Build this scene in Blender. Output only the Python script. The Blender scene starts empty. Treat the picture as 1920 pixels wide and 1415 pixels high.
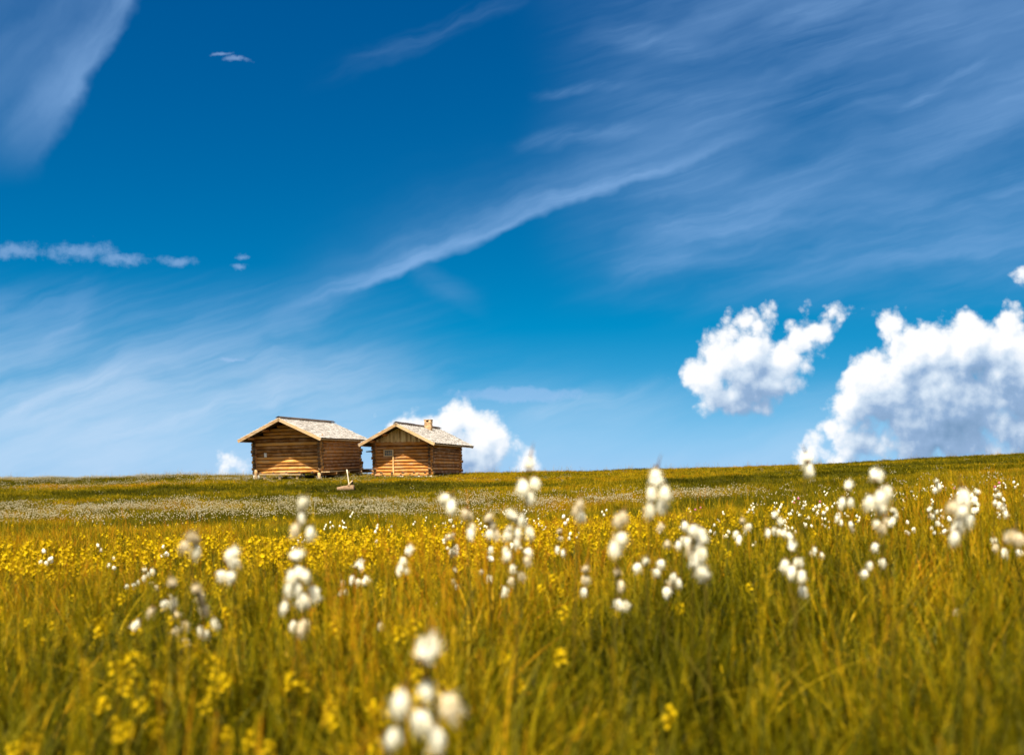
import bpy, bmesh, math, random
import numpy as np
from mathutils import Vector, Matrix, Euler

random.seed(7)
rng = np.random.default_rng(7)
sc = bpy.context.scene
C = sc.collection
R = math.radians

# ------------------------------------------------------------------ camera
F = 1867.0           # focal length in photo pixels (35 mm lens)
EYE = 880.0          # photo row of the eye level
cam = bpy.data.cameras.new('camera')
cam_o = bpy.data.objects.new('camera', cam)
C.objects.link(cam_o)
sc.camera = cam_o
cam.lens = F / 1920 * 36
cam.sensor_width = 36
cam.shift_y = (EYE - 707.5) / 1920
cam.clip_start = 0.02
cam.clip_end = 6000
cam_o.rotation_euler = (math.pi / 2, 0, 0)
cam.dof.use_dof = True
cam.dof.focus_distance = 19.0
cam.dof.aperture_fstop = 2.7

# ------------------------------------------------------------------ exposure, sun, sky
sc.view_settings.view_transform = 'Standard'
sc.view_settings.look = 'None'
sc.view_settings.gamma = 1
EXPO = 1.0
sc.view_settings.exposure = EXPO
sc.cycles.use_denoising = True
sc.cycles.max_bounces = 8
sc.cycles.transparent_max_bounces = 8

SUN_EL, SUN_AZ = R(58), R(18)            # azimuth: how far left of straight behind the camera
to_sun = Vector((-math.sin(SUN_AZ) * math.cos(SUN_EL), -math.cos(SUN_AZ) * math.cos(SUN_EL), math.sin(SUN_EL)))
sun = bpy.data.lights.new('sun', 'SUN')
sun.energy = 5.0
sun.angle = R(0.5)
sun.color = (1.0, 0.94, 0.82)
sun_o = bpy.data.objects.new('sun', sun)
C.objects.link(sun_o)
sun_o.rotation_euler = to_sun.to_track_quat('Z', 'Y').to_euler()
sun_o.location = (-20, -30, 60)


class NT:
    """small helper round a node tree"""
    def __init__(s, tree):
        s.t = tree
    def n(s, typ, **kw):
        nd = s.t.nodes.new(typ)
        for k, v in kw.items():
            setattr(nd, k, v)
        return nd
    def put(s, sock, v):
        if isinstance(v, bpy.types.NodeSocket):
            s.t.links.new(v, sock)
        elif v is not None:
            sock.default_value = v
    def m(s, op, a, b=None, c=None, clamp=False):
        nd = s.n('ShaderNodeMath', operation=op, use_clamp=clamp)
        for i, v in enumerate((a, b, c)):
            s.put(nd.inputs[i], v)
        return nd.outputs[0]
    def vm(s, op, a, b=None, c=None, out=0):
        nd = s.n('ShaderNodeVectorMath', operation=op)
        for i, v in enumerate((a, b, c)):
            s.put(nd.inputs[i], v)
        return nd.outputs[out]
    def ss(s, x, lo, hi):                      # smoothstep, also falling when lo > hi
        nd = s.n('ShaderNodeMapRange', interpolation_type='SMOOTHSTEP')
        s.put(nd.inputs['Value'], x)
        if lo < hi:
            nd.inputs['From Min'].default_value, nd.inputs['From Max'].default_value = lo, hi
            nd.inputs['To Min'].default_value, nd.inputs['To Max'].default_value = 0, 1
        else:
            nd.inputs['From Min'].default_value, nd.inputs['From Max'].default_value = hi, lo
            nd.inputs['To Min'].default_value, nd.inputs['To Max'].default_value = 1, 0
        return nd.outputs['Result']
    def noise(s, vec, scale=1.0, detail=5.0, rough=0.55, dist=0.0, dims='3D', color=False, lac=2.0):
        nd = s.n('ShaderNodeTexNoise', noise_dimensions=dims)
        s.put(nd.inputs['Vector'], vec)
        nd.inputs['Scale'].default_value = scale
        nd.inputs['Detail'].default_value = detail
        nd.inputs['Roughness'].default_value = rough
        nd.inputs['Lacunarity'].default_value = lac
        nd.inputs['Distortion'].default_value = dist
        return nd.outputs['Color'] if color else nd.outputs['Fac']
    def mix(s, f, a, b, blend='MIX'):
        nd = s.n('ShaderNodeMix', data_type='RGBA', blend_type=blend)
        s.put(nd.inputs[0], f)
        s.put(nd.inputs[6], a)
        s.put(nd.inputs[7], b)
        return nd.outputs[2]
    def sep(s, v):
        nd = s.n('ShaderNodeSeparateXYZ')
        s.put(nd.inputs[0], v)
        return nd.outputs
    def comb(s, x, y, z):
        nd = s.n('ShaderNodeCombineXYZ')
        for i, v in enumerate((x, y, z)):
            s.put(nd.inputs[i], v)
        return nd.outputs[0]
    def ramp(s, f, stops, interp='LINEAR'):
        nd = s.n('ShaderNodeValToRGB')
        nd.color_ramp.interpolation = interp
        e = nd.color_ramp.elements
        while len(e) < len(stops):
            e.new(0.5)
        for i, (p, c) in enumerate(stops):
            e[i].position = p
            e[i].color = (*c, 1)
        s.put(nd.inputs[0], f)
        return nd.outputs[0]


def rgba(r, g, b):
    return (r, g, b, 1)


# ---- the sky: Nishita, deepened, with cirrus and fair weather cumulus laid out by direction
world = bpy.data.worlds.new('World')
sc.world = world
world.use_nodes = True
wt = world.node_tree
W = NT(wt)
sky = W.n('ShaderNodeTexSky', sky_type='NISHITA')
sky.sun_disc = False
sky.sun_elevation = SUN_EL
sky.sun_rotation = math.pi + SUN_AZ
sky.altitude = 1800
sky.air_density = 1.0
sky.dust_density = 0.3
sky.ozone_density = 2.0
skc = W.n('ShaderNodeSeparateColor')
wt.links.new(sky.outputs[0], skc.inputs[0])
r_ = W.m('MULTIPLY', skc.outputs[0], 0.1)
g_ = W.m('MULTIPLY', skc.outputs[1], 0.1)
sky_r = W.m('MULTIPLY', W.m('POWER', W.m('MAXIMUM', W.m('SUBTRACT', r_, 0.29), 0.0), 1.15), 0.46)
sky_g = W.m('MULTIPLY', W.m('POWER', g_, 1.05), 0.615)
sky_b = W.m('MULTIPLY', W.m('POWER', g_, 0.62), 0.935)
cc = W.n('ShaderNodeCombineColor')
for i, v in enumerate((sky_r, sky_g, sky_b)):
    wt.links.new(v, cc.inputs[i])
sky_col = cc.outputs[0]

tc = W.n('ShaderNodeTexCoord')
dx, dy, dz = W.sep(tc.outputs['Generated'])
ahead = W.ss(dy, 0.05, 0.25)
dys = W.m('MAXIMUM', dy, 0.05)
qx = W.m('MULTIPLY_ADD', W.m('DIVIDE', dx, dys), F / 100, 9.6)      # plane of directions ahead, one unit is 3 degrees
qy = W.m('MULTIPLY_ADD', W.m('DIVIDE', dz, dys), -F / 100, EYE / 100)
P0 = W.comb(qx, qy, 0.0)

PUFFS = [  # x, y, rx, ry
    # the torn cloud right of the middle
    (13.25, 7.10, .50, .42), (13.55, 6.78, .55, .40), (14.00, 6.65, .62, .55), (14.18, 6.08, .34, .34),
    (14.60, 6.80, .55, .46), (15.00, 6.45, .36, .30), (15.35, 6.22, .26, .22), (15.60, 5.82, .24, .20), (13.75, 7.45, .70, .34), (14.5, 7.2, .5, .3), (13.9, 7.1, .55, .45),
    # the big cloud at the right
    (15.95, 7.70, .42, .62), (16.40, 7.15, .62, .62), (17.05, 6.70, .62, .62), (17.55, 6.55, .55, .55), (18.15, 6.45, .66, .66),
    (18.85, 6.45, .55, .60), (16.75, 6.12, .20, .20), (17.60, 7.55, 1.50, .85), (19.20, 7.10, .90, .95), (16.10, 8.20, .45, .45),
    (20.3, 6.8, 1.2, 1.1), (17.50, 8.25, 1.55, .38), (19.3, 8.0, .9, .5),
    # the cloud behind the small hut
    (8.52, 7.98, .44, .42), (8.00, 8.15, .62, .40), (7.55, 8.05, .40, .22), (9.05, 8.28, .48, .46), (9.38, 8.50, .34, .42), (8.5, 8.65, 1.0, .5), (9.75, 8.75, .35, .25),
    # small ones on the skyline and high at the right edge
    (4.18, 8.80, .26, .15), (19.2, 5.13, .18, .16),
    (15.28, 8.50, .26, .24), (15.50, 8.68, .34, .20),
]
cg = bpy.data.node_groups.new('cumulus_field', 'ShaderNodeTree')
cg.interface.new_socket('P', in_out='INPUT', socket_type='NodeSocketVector')
cg.interface.new_socket('f', in_out='OUTPUT', socket_type='NodeSocketFloat')
G = NT(cg)
gi = G.n('NodeGroupInput')
go = G.n('NodeGroupOutput')
p_in = gi.outputs[0]
wv = G.vm('SUBTRACT', G.noise(p_in, 1.3, 4, .55, color=True), (0.5, 0.5, 0.5))
pw = G.vm('MULTIPLY_ADD', wv, (0.55, 0.45, 0.0), p_in)
acc = None
for (x, y, rx, ry) in PUFFS:
    ln = G.vm('LENGTH', G.vm('MULTIPLY_ADD', pw, (1 / rx, 1 / ry, 0), (-x / rx, -y / ry, 0)), out=1)
    rm = min(rx, ry)
    v = G.m('MULTIPLY_ADD', ln, -rm, rm)
    acc = v if acc is None else G.m('SMOOTH_MAX', acc, v, 0.10)
def billow(t, vec, scale, detail, rough):
    nd = t.n('ShaderNodeTexVoronoi', voronoi_dimensions='2D', feature='SMOOTH_F1')
    t.put(nd.inputs['Vector'], vec)
    nd.inputs['Scale'].default_value = scale
    nd.inputs['Detail'].default_value = detail
    nd.inputs['Roughness'].default_value = rough
    nd.inputs['Lacunarity'].default_value = 2.3
    nd.inputs['Smoothness'].default_value = .25
    nd.normalize = True
    return nd.outputs['Distance']


n1 = G.noise(p_in, 1.3, 6, .45)
bw_ = G.vm('MULTIPLY_ADD', wv, (0.22, 0.22, 0.0), p_in)
n2 = billow(G, bw_, 2.1, 3, .44)
f = G.m('ADD', acc, G.m('MULTIPLY_ADD', n1, 0.62, -0.26))
f = G.m('ADD', f, G.m('MULTIPLY_ADD', n2, -0.75, 0.26))
f = G.m('ADD', f, G.m('MULTIPLY_ADD', G.noise(p_in, 9.0, 4, .6), 0.05, -0.025))
cg.links.new(f, go.inputs[0])

# the same field without its finest detail, for judging how much cloud lies above a point
cs = bpy.data.node_groups.new('cumulus_field_soft', 'ShaderNodeTree')
cs.interface.new_socket('P', in_out='INPUT', socket_type='NodeSocketVector')
cs.interface.new_socket('f', in_out='OUTPUT', socket_type='NodeSocketFloat')
G = NT(cs)
gi = G.n('NodeGroupInput')
go = G.n('NodeGroupOutput')
p_in = gi.outputs[0]
acc = None
for (x, y, rx, ry) in PUFFS:
    ln = G.vm('LENGTH', G.vm('MULTIPLY_ADD', p_in, (1 / rx, 1 / ry, 0), (-x / rx, -y / ry, 0)), out=1)
    rm = min(rx, ry)
    v = G.m('MULTIPLY_ADD', ln, -rm, rm)
    acc = v if acc is None else G.m('SMOOTH_MAX', acc, v, 0.10)
wv = G.vm('SUBTRACT', G.noise(p_in, 1.3, 2, .5, color=True), (0.5, 0.5, 0.5))
f = G.m('ADD', acc, G.m('MULTIPLY_ADD', G.noise(p_in, 1.3, 2, .5), 0.62, -0.26))
f = G.m('ADD', f, G.m('MULTIPLY_ADD', billow(G, G.vm('MULTIPLY_ADD', wv, (0.22, 0.22, 0.0), p_in), 2.1, 1, .5), -0.75, 0.26))
cs.links.new(f, go.inputs[0])


def field(tree, vec, grp):
    nd = tree.n('ShaderNodeGroup', node_tree=grp)
    tree.put(nd.inputs[0], vec)
    return nd.outputs[0]


co_ = bpy.data.node_groups.new('cumulus_body', 'ShaderNodeTree')     # the bare bodies, for the broad light on them
co_.interface.new_socket('P', in_out='INPUT', socket_type='NodeSocketVector')
co_.interface.new_socket('f', in_out='OUTPUT', socket_type='NodeSocketFloat')
G = NT(co_)
gi = G.n('NodeGroupInput')
go = G.n('NodeGroupOutput')
acc = None
for (x, y, rx, ry) in PUFFS:
    ln = G.vm('LENGTH', G.vm('MULTIPLY_ADD', gi.outputs[0], (1 / rx, 1 / ry, 0), (-x / rx, -y / ry, 0)), out=1)
    rm = min(rx, ry)
    v = G.m('MULTIPLY_ADD', ln, -rm, rm)
    acc = v if acc is None else G.m('SMOOTH_MAX', acc, v, 0.35)
co_.links.new(acc, go.inputs[0])

f0 = field(W, P0, cg)
s0 = field(W, P0, cs)
f1 = field(W, W.vm('ADD', P0, (-0.09, -0.12, 0)), cg)
f2 = field(W, W.vm('ADD', P0, (-0.20, -0.36, 0)), cs)
PB = W.vm('MULTIPLY_ADD', W.vm('SUBTRACT', W.noise(P0, 1.1, 3, .5, color=True), (0.5, 0.5, 0.5)), (0.9, 0.7, 0.0), P0)
b3 = field(W, W.vm('ADD', PB, (-0.10, -0.40, 0)), co_)
b4 = field(W, W.vm('ADD', PB, (-0.16, -0.85, 0)), co_)
dens = W.ss(f0, -0.02, 0.26)
lit = W.m('ADD', W.m('MULTIPLY', W.m('SUBTRACT', f0, f1), 0.62), W.m('MULTIPLY', W.m('SUBTRACT', s0, f2), 0.20))
over = W.m('ADD', W.m('MULTIPLY', W.ss(b3, -.1, 0.5), 0.30), W.m('MULTIPLY', W.ss(b4, -.15, 0.5), 0.70))
shade = W.m('ADD', W.m('ADD', lit, 0.76), W.m('MULTIPLY', over, -0.50), clamp=True)
cum_col = W.ramp(shade, [(0.0, (.20, .34, .54)), (0.28, (.30, .45, .68)), (0.55, (.66, .78, .92)), (0.78, (1.0, 1.02, 1.05))])

# cirrus
warp = W.vm('SUBTRACT', W.noise(P0, 0.55, 4, .55, color=True), (0.5, 0.5, 0.5))
PW = W.vm('MULTIPLY_ADD', warp, (1.2, 0.7, 0.0), P0)
wx, wy, _z = W.sep(PW)


def streaks(ang, sx, sy, seed, lo, hi, detail=6, rough=.58, src=None):
    mp = W.n('ShaderNodeMapping', vector_type='TEXTURE')
    W.put(mp.inputs['Vector'], PW if src is None else src)
    mp.inputs['Rotation'].default_value = (0, 0, ang)
    mp.inputs['Scale'].default_value = (sx, sy, 1)
    mp.inputs['Location'].default_value = (seed, seed * .7, 0)
    return W.ss(W.noise(mp.outputs[0], 1.0, detail, rough), lo, hi)


def prod(*vs):
    o = vs[0]
    for v in vs[1:]:
        o = W.m('MULTIPLY', o, v)
    return o


st1 = streaks(R(-20), 5.2, 1.15, 3.1, .18, .86, 5, .52)
st2 = streaks(R(-12), 3.6, .70, 11.3, .28, .78, 5, .50)
st3 = streaks(R(-52), 2.6, .90, 5.7, .22, .78, 5, .5)
fine = streaks(R(-20), 1.6, .24, 8.8, .22, .80, 4, .5)
layers = []
# the long diagonal streak, sharp below and feathered above
s1 = W.m('ADD', W.m('SUBTRACT', wy, 4.92), W.m('MULTIPLY', W.m('SUBTRACT', wx, 7.8), 0.385))
below = W.ss(s1, 0.22, 0.02)
above = W.m('POWER', 2.718, W.m('MULTIPLY', W.m('MINIMUM', s1, 0.0), 2.7))
layers.append(W.m('MULTIPLY', prod(below, above, W.ss(qx, 4.6, 7.4), W.ss(qx, 15.8, 10.2), W.m('MULTIPLY_ADD', fine, .5, .5)), 0.80))
# faint fan under it
s2 = W.m('SUBTRACT', W.m('SUBTRACT', wy, 5.15), W.m('MULTIPLY', W.m('SUBTRACT', wx, 8.0), 0.45))
layers.append(W.m('MULTIPLY', prod(W.ss(W.m('ABSOLUTE', s2), 0.45, 0.05), W.ss(qx, 7.4, 7.9), W.ss(qx, 9.3, 8.3), st2), 0.20))
# the veil in the top left corner with its crisp right edge
s3 = W.m('SUBTRACT', W.m('SUBTRACT', 2.72, W.m('MULTIPLY', W.m('ADD', wy, W.m('MULTIPLY', wy, 0.0)), 0.62)), wx)
edge = W.ss(s3, -0.12, 0.28)
core = W.ss(s3, 1.5, 0.15)
layers.append(W.m('MULTIPLY', prod(edge, W.ss(qy, 3.6, 1.6), W.m('MULTIPLY_ADD', core, .62, .38), W.m('MULTIPLY_ADD', st3, .62, .38)), 0.62))
# broad veils upper right
layers.append(W.m('MULTIPLY', prod(W.ss(qx, 9.4, 13.6), W.ss(qy, 6.0, 3.2), st1), 0.38))
layers.append(W.m('MULTIPLY', prod(W.ss(qx, 10.0, 13.5), W.ss(qy, 6.4, 4.6), W.ss(qy, 3.0, 4.2), st2), 0.30))
layers.append(W.m('MULTIPLY', prod(W.ss(qx, 14.0, 18.5), W.ss(qy, 3.6, 1.2)), 0.18))
# low veils left
layers.append(W.m('MULTIPLY', prod(W.ss(qx, 9.0, 4.5), W.ss(qy, 4.9, 6.6), W.m('MULTIPLY_ADD', st1, .95, .05)), 0.46))
layers.append(W.m('MULTIPLY', prod(W.ss(qx, 12.0, 6.0), W.ss(qy, 6.2, 7.2), st2), 0.50))
layers.append(W.m('MULTIPLY', prod(W.ss(qx, 8.5, 10.5), W.ss(qy, 6.8, 7.6), st1), 0.34))
# streak rising out of the top middle
s4 = W.m('ADD', W.m('SUBTRACT', wy, 0.55), W.m('MULTIPLY', W.m('SUBTRACT', wx, 8.2), 0.42))
layers.append(W.m('MULTIPLY', prod(W.ss(W.m('ABSOLUTE', s4), 0.35, 0.0), W.ss(qx, 5.5, 7.5), W.ss(qx, 11.0, 9.0), fine), 0.12))
def wisp(x0, y0, x1, y1, wd, k, tex=None, soft=.35):
    """a single streak between two directions, fading at both ends"""
    dx_, dy_ = x1 - x0, y1 - y0
    ln = math.hypot(dx_, dy_)
    ux, uy = dx_ / ln, dy_ / ln
    t = W.m('ADD', W.m('MULTIPLY', wx, ux), W.m('MULTIPLY_ADD', wy, uy, -(x0 * ux + y0 * uy)))
    n = W.m('ADD', W.m('MULTIPLY', wx, -uy), W.m('MULTIPLY_ADD', wy, ux, x0 * uy - y0 * ux))
    g = W.ss(W.m('ABSOLUTE', n), wd, 0.0)
    e = W.m('MULTIPLY', W.ss(t, 0.0, ln * soft), W.ss(t, ln, ln * (1 - soft)))
    return W.m('MULTIPLY', prod(g, e, fine if tex is None else tex), k)


PF = W.vm('MULTIPLY_ADD', warp, (0.5, 0.28, 0.0), P0)
fib = streaks(R(-17), 2.6, .17, 21.3, .28, .80, 4, .55, PF)
layers.append(W.m('MULTIPLY', prod(W.ss(qx, 9.8, 12.5), W.ss(qy, 6.2, 4.2), fib, st2), 0.24))
layers.append(W.m('MULTIPLY', prod(W.ss(qx, 10.0, 3.5), W.ss(qy, 4.8, 6.2), fib, W.m('MULTIPLY_ADD', st1, .7, .3)), 0.26))
for a_ in ((9.9, 1.85, 12.2, 1.62, .16, .34), (16.6, 2.15, 18.9, 1.0, .20, .34), (10.8, .55, 13.6, 1.0, .45, .26), (14.0, .6, 17.5, -.4, .40, .26),
           (9.5, 2.75, 12.6, 2.35, .30, .26), (11.4, 4.6, 15.4, 3.6, .55, .30), (11.2, 5.3, 13.4, 4.6, .40, .24), (15.5, 5.0, 19.5, 4.7, .22, .26),
           (-1.0, 8.05, 3.2, 6.85, .55, .62), (-.6, 8.7, 7.4, 7.0, .42, .50), (1.8, 7.0, 8.2, 6.6, .42, .32), (-.8, 6.0, 2.2, 5.4, .45, .30),
           (.4, 6.6, 2.0, 5.6, .30, .24), (9.3, 8.0, 12.6, 7.0, .40, .24), (4.8, 6.35, 7.2, 5.2, .45, .22)):
    layers.append(wisp(*a_))
keep = None
for a in layers:
    inv = W.m('SUBTRACT', 1.0, a, clamp=True)
    keep = inv if keep is None else W.m('MULTIPLY', keep, inv)
cir = W.m('SUBTRACT', 1.0, keep, clamp=True)

# thin cloudlets
LETS = [(.30, 4.70, .75, .20), (1.55, 4.72, .85, .22), (2.3, 4.86, .6, .14), (3.38, 4.90, .40, .13), (4.52, 4.80, .18, .07), (4.5, 5.0, .16, .07),
        (9.75, 7.39, .85, .10), (4.10, 1.03, .22, .05), (4.42, 1.12, .30, .06), (4.4, 6.76, .35, .05)]
wl = W.vm('SUBTRACT', W.noise(P0, 2.6, 5, .6, color=True), (0.5, 0.5, 0.5))
PL = W.vm('MULTIPLY_ADD', wl, (0.34, 0.22, 0.0), P0)
lets = None
for (x, y, rx, ry) in LETS:
    ln = W.vm('LENGTH', W.vm('MULTIPLY_ADD', PL, (1 / rx, 1 / ry, 0), (-x / rx, -y / ry, 0)), out=1)
    v = W.m('SUBTRACT', 1.75 if (x, y) in ((9.75, 7.39), (4.15, 8.72)) else 1.0, ln)
    lets = v if lets is None else W.m('MAXIMUM', lets, v)
lets = W.m('ADD', lets, W.m('MULTIPLY_ADD', W.noise(P0, 3.6, 7, .62), 2.0, -1.05))
let_d = W.m('MULTIPLY', W.ss(lets, -0.15, 0.95), 0.40)

# three backgrounds: the unseen sky with white added as fill light, the sky with cirrus ahead, and the part of it where cumulus stands
def background(c):
    k = W.vm('SCALE', c)
    k.node.inputs['Scale'].default_value = 10.0 / 2 ** EXPO
    nd = W.n('ShaderNodeBackground')
    wt.links.new(k, nd.inputs[0])
    nd.inputs[1].default_value = 0.1
    return nd.outputs[0]


def inside(x0, y0, x1, y1):
    a = W.m('MULTIPLY', W.m('GREATER_THAN', qx, x0), W.m('LESS_THAN', qx, x1))
    return W.m('MULTIPLY', a, W.m('MULTIPLY', W.m('GREATER_THAN', qy, y0), W.m('LESS_THAN', qy, y1)))


pale = W.m('MULTIPLY', W.ss(qy, 6.9, 9.1), W.m('MULTIPLY_ADD', W.ss(qx, 13.0, 1.0), .26, .34))
col0 = W.mix(pale, sky_col, rgba(.40, .66, .91))
cir_col = W.mix(W.ss(qy, 5.2, 7.4), rgba(.29, .51, .86), rgba(.58, .74, .95))
col1 = W.mix(W.m('MULTIPLY', cir, ahead), col0, cir_col)
col1 = W.mix(W.m('MULTIPLY', let_d, ahead), col1, rgba(.42, .60, .92))
col2 = W.mix(W.m('MULTIPLY', dens, ahead), col1, cum_col)
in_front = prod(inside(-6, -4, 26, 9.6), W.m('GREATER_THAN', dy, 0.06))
in_cum = W.m('MAXIMUM', W.m('MAXIMUM', inside(12.2, 4.6, 23, 9.3), inside(7.0, 7.2, 10.6, 9.3)), inside(3.2, 8.1, 5.2, 9.3))
mx1 = W.n('ShaderNodeMixShader')
wt.links.new(in_cum, mx1.inputs[0])
wt.links.new(background(col1), mx1.inputs[1])
wt.links.new(background(col2), mx1.inputs[2])
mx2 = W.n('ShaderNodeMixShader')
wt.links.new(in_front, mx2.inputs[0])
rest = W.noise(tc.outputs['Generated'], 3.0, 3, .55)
fill_col = W.mix(W.ss(rest, .32, .56), sky_col, rgba(.92, .95, 1.0))  # bright clouds added outside the view to lift the shaded sides
wt.links.new(background(fill_col), mx2.inputs[1])
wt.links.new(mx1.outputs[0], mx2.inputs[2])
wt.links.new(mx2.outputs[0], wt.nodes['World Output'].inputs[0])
wt.nodes.remove(wt.nodes['Background'])
world.cycles.sampling_method = 'MANUAL'
world.cycles.sample_map_resolution = 512

#@@BUILD
# ------------------------------------------------------------------ helpers for objects
def tag(o, label=None, cat=None, group=None, kind=None):
    for k, v in (('label', label), ('category', cat), ('group', group), ('kind', kind)):
        if v:
            o[k] = v
    return o


def empty(name, loc, rot=(0, 0, 0), size=.2):
    o = bpy.data.objects.new(name, None)
    o.empty_display_size = size
    C.objects.link(o)
    o.location = loc
    o.rotation_euler = rot
    return o


class MB:
    """collects shapes into one mesh; every vertex carries a 'tint' number and every face a material slot"""
    def __init__(s):
        s.v, s.f, s.mi, s.t = [], [], [], []
    def add(s, verts, faces, mat=0, tint=0.5):
        b = len(s.v)
        s.v += [tuple(v) for v in verts]
        s.f += [tuple(i + b for i in f) for f in faces]
        s.mi += [mat] * len(faces) if isinstance(mat, int) else list(mat)
        s.t += [tint] * len(verts)
    def box(s, lo, hi, mat=0, tint=0.5, M=None):
        x0, y0, z0 = lo
        x1, y1, z1 = hi
        vs = [(x0, y0, z0), (x1, y0, z0), (x1, y1, z0), (x0, y1, z0), (x0, y0, z1), (x1, y0, z1), (x1, y1, z1), (x0, y1, z1)]
        if M is not None:
            vs = [M @ Vector(v) for v in vs]
        s.add(vs, [(0, 3, 2, 1), (4, 5, 6, 7), (0, 1, 5, 4), (1, 2, 6, 5), (2, 3, 7, 6), (3, 0, 4, 7)], mat, tint)
    def log(s, p0, p1, r0, r1=None, n=9, segs=6, jit=.05, mat=0, cap=None, tint=None, bow=0.0):
        p0, p1 = Vector(p0), Vector(p1)
        r1 = r0 if r1 is None else r1
        cap = mat if cap is None else cap
        d = (p1 - p0).normalized()
        u = d.orthogonal().normalized()
        w = d.cross(u)
        tint = random.random() if tint is None else tint
        ph = [random.random() * 6.28 for _ in range(3)]
        vs, fs, ms = [], [], []
        for i in range(segs + 1):
            t = i / segs
            c = p0.lerp(p1, t) + u * bow * math.sin(math.pi * t) + w * (jit * r0 * .5 * math.sin(5 * t + ph[2]))
            r = r0 + (r1 - r0) * t
            for k in range(n):
                a = 2 * math.pi * k / n
                rr = r * (1 + jit * math.sin(2 * a + ph[0] + t * 2.5) + jit * random.uniform(-1, 1))
                vs.append(c + (u * math.cos(a) + w * math.sin(a)) * rr)
        for i in range(segs):
            for k in range(n):
                k2 = (k + 1) % n
                fs.append((i * n + k, i * n + k2, (i + 1) * n + k2, (i + 1) * n + k))
                ms.append(mat)
        fs.append(tuple(range(n - 1, -1, -1)))
        fs.append(tuple(segs * n + k for k in range(n)))
        ms += [cap, cap]
        s.add(vs, fs, ms, tint)
    def tube(s, pts, radii, n=5, mat=0, tint=0.5):
        pts = [Vector(p) for p in pts]
        vs, fs = [], []
        for i, p in enumerate(pts):
            d = (pts[min(i + 1, len(pts) - 1)] - pts[max(i - 1, 0)]).normalized()
            u = d.cross(Vector((.3, .9, .2))).normalized()
            w = d.cross(u)
            for k in range(n):
                a = 2 * math.pi * k / n
                vs.append(p + (u * math.cos(a) + w * math.sin(a)) * radii[i])
        for i in range(len(pts) - 1):
            for k in range(n):
                k2 = (k + 1) % n
                fs.append((i * n + k, i * n + k2, (i + 1) * n + k2, (i + 1) * n + k))
        fs.append(tuple(range(n)))
        fs.append(tuple((len(pts) - 1) * n + k for k in range(n)))
        s.add(vs, fs, mat, tint)
    def mesh(s, name, mats, smooth=False):
        me = bpy.data.meshes.new(name)
        me.from_pydata(s.v, [], s.f)
        for m in mats:
            me.materials.append(m)
        me.polygons.foreach_set('material_index', np.array(s.mi, dtype=np.int32))
        if smooth:
            me.polygons.foreach_set('use_smooth', np.ones(len(s.f), dtype=bool))
        at = me.attributes.new('tint', 'FLOAT', 'POINT')
        at.data.foreach_set('value', np.array(s.t, dtype=np.float32))
        me.update()
        return me
    def build(s, name, mats, parent=None, smooth=False):
        o = bpy.data.objects.new(name, s.mesh(name, mats, smooth))
        C.objects.link(o)
        o.parent = parent
        return o


# ------------------------------------------------------------------ materials
def material(name):
    m = bpy.data.materials.new(name)
    m.use_nodes = True
    t = NT(m.node_tree)
    b = m.node_tree.nodes['Principled BSDF']
    return m, t, b


def attr(t, name, typ='GEOMETRY', out='Fac'):
    nd = t.n('ShaderNodeAttribute', attribute_name=name, attribute_type=typ)
    return nd.outputs[out]


def wood(name, axis, pale, mid, dark, rough=.85, bump=.35, grey=0.0):
    m, t, b = material(name)
    co = t.n('ShaderNodeTexCoord').outputs['Object']
    tint = attr(t, 'tint')
    sc_ = [26.0, 26.0, 26.0]
    sc_[axis] = 1.3
    off = t.comb(t.m('MULTIPLY', tint, 37.0), t.m('MULTIPLY', tint, 11.0), t.m('MULTIPLY', tint, 23.0))
    v = t.vm('ADD', t.vm('MULTIPLY', co, tuple(sc_)), off)
    grain = t.noise(v, 1.0, 5, .6)
    blot = t.noise(t.vm('ADD', co, off), 2.3, 4, .55)
    f = t.m('ADD', t.m('MULTIPLY', grain, .75), t.m('MULTIPLY_ADD', tint, .42, -.14))
    f = t.m('ADD', f, t.m('MULTIPLY_ADD', blot, .6, -.36))
    col = t.ramp(f, [(.16, dark), (.45, mid), (.85, pale)])
    # checks and cracks running with the grain, and knots
    sc2 = [15.0, 15.0, 15.0]
    sc2[axis] = .55
    crack = t.ss(t.noise(t.vm('ADD', t.vm('MULTIPLY', co, tuple(sc2)), off), 1.0, 3, .5), .36, .29)
    col = t.mix(t.m('MULTIPLY', crack, .75), col, rgba(*(c * .25 for c in dark)))
    if grey:
        col = t.mix(t.m('MULTIPLY', t.ss(blot, .42, .68), grey), col, rgba(.30, .25, .19))
    t.put(b.inputs['Base Color'], col)
    b.inputs['Roughness'].default_value = rough
    b.inputs['Specular IOR Level'].default_value = .25
    bp = t.n('ShaderNodeBump')
    bp.inputs['Strength'].default_value = bump
    bp.inputs['Distance'].default_value = .02
    t.put(bp.inputs['Height'], t.m('SUBTRACT', grain, crack))
    t.put(b.inputs['Normal'], bp.outputs[0])
    return m


def plain(name, a, b_, scale=6.0, rough=.85, bump=.4, bdist=.02, detail=6, tinted=.4):
    m, t, b = material(name)
    co = t.n('ShaderNodeTexCoord').outputs['Object']
    n = t.noise(co, scale, detail, .6)
    f = t.m('ADD', n, t.m('MULTIPLY_ADD', attr(t, 'tint'), tinted, -tinted / 2))
    t.put(b.inputs['Base Color'], t.ramp(f, [(.3, a), (.7, b_)]))
    b.inputs['Roughness'].default_value = rough
    b.inputs['Specular IOR Level'].default_value = .25
    bp = t.n('ShaderNodeBump')
    bp.inputs['Strength'].default_value = bump
    bp.inputs['Distance'].default_value = bdist
    t.put(bp.inputs['Height'], n)
    t.put(b.inputs['Normal'], bp.outputs[0])
    return m


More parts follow.
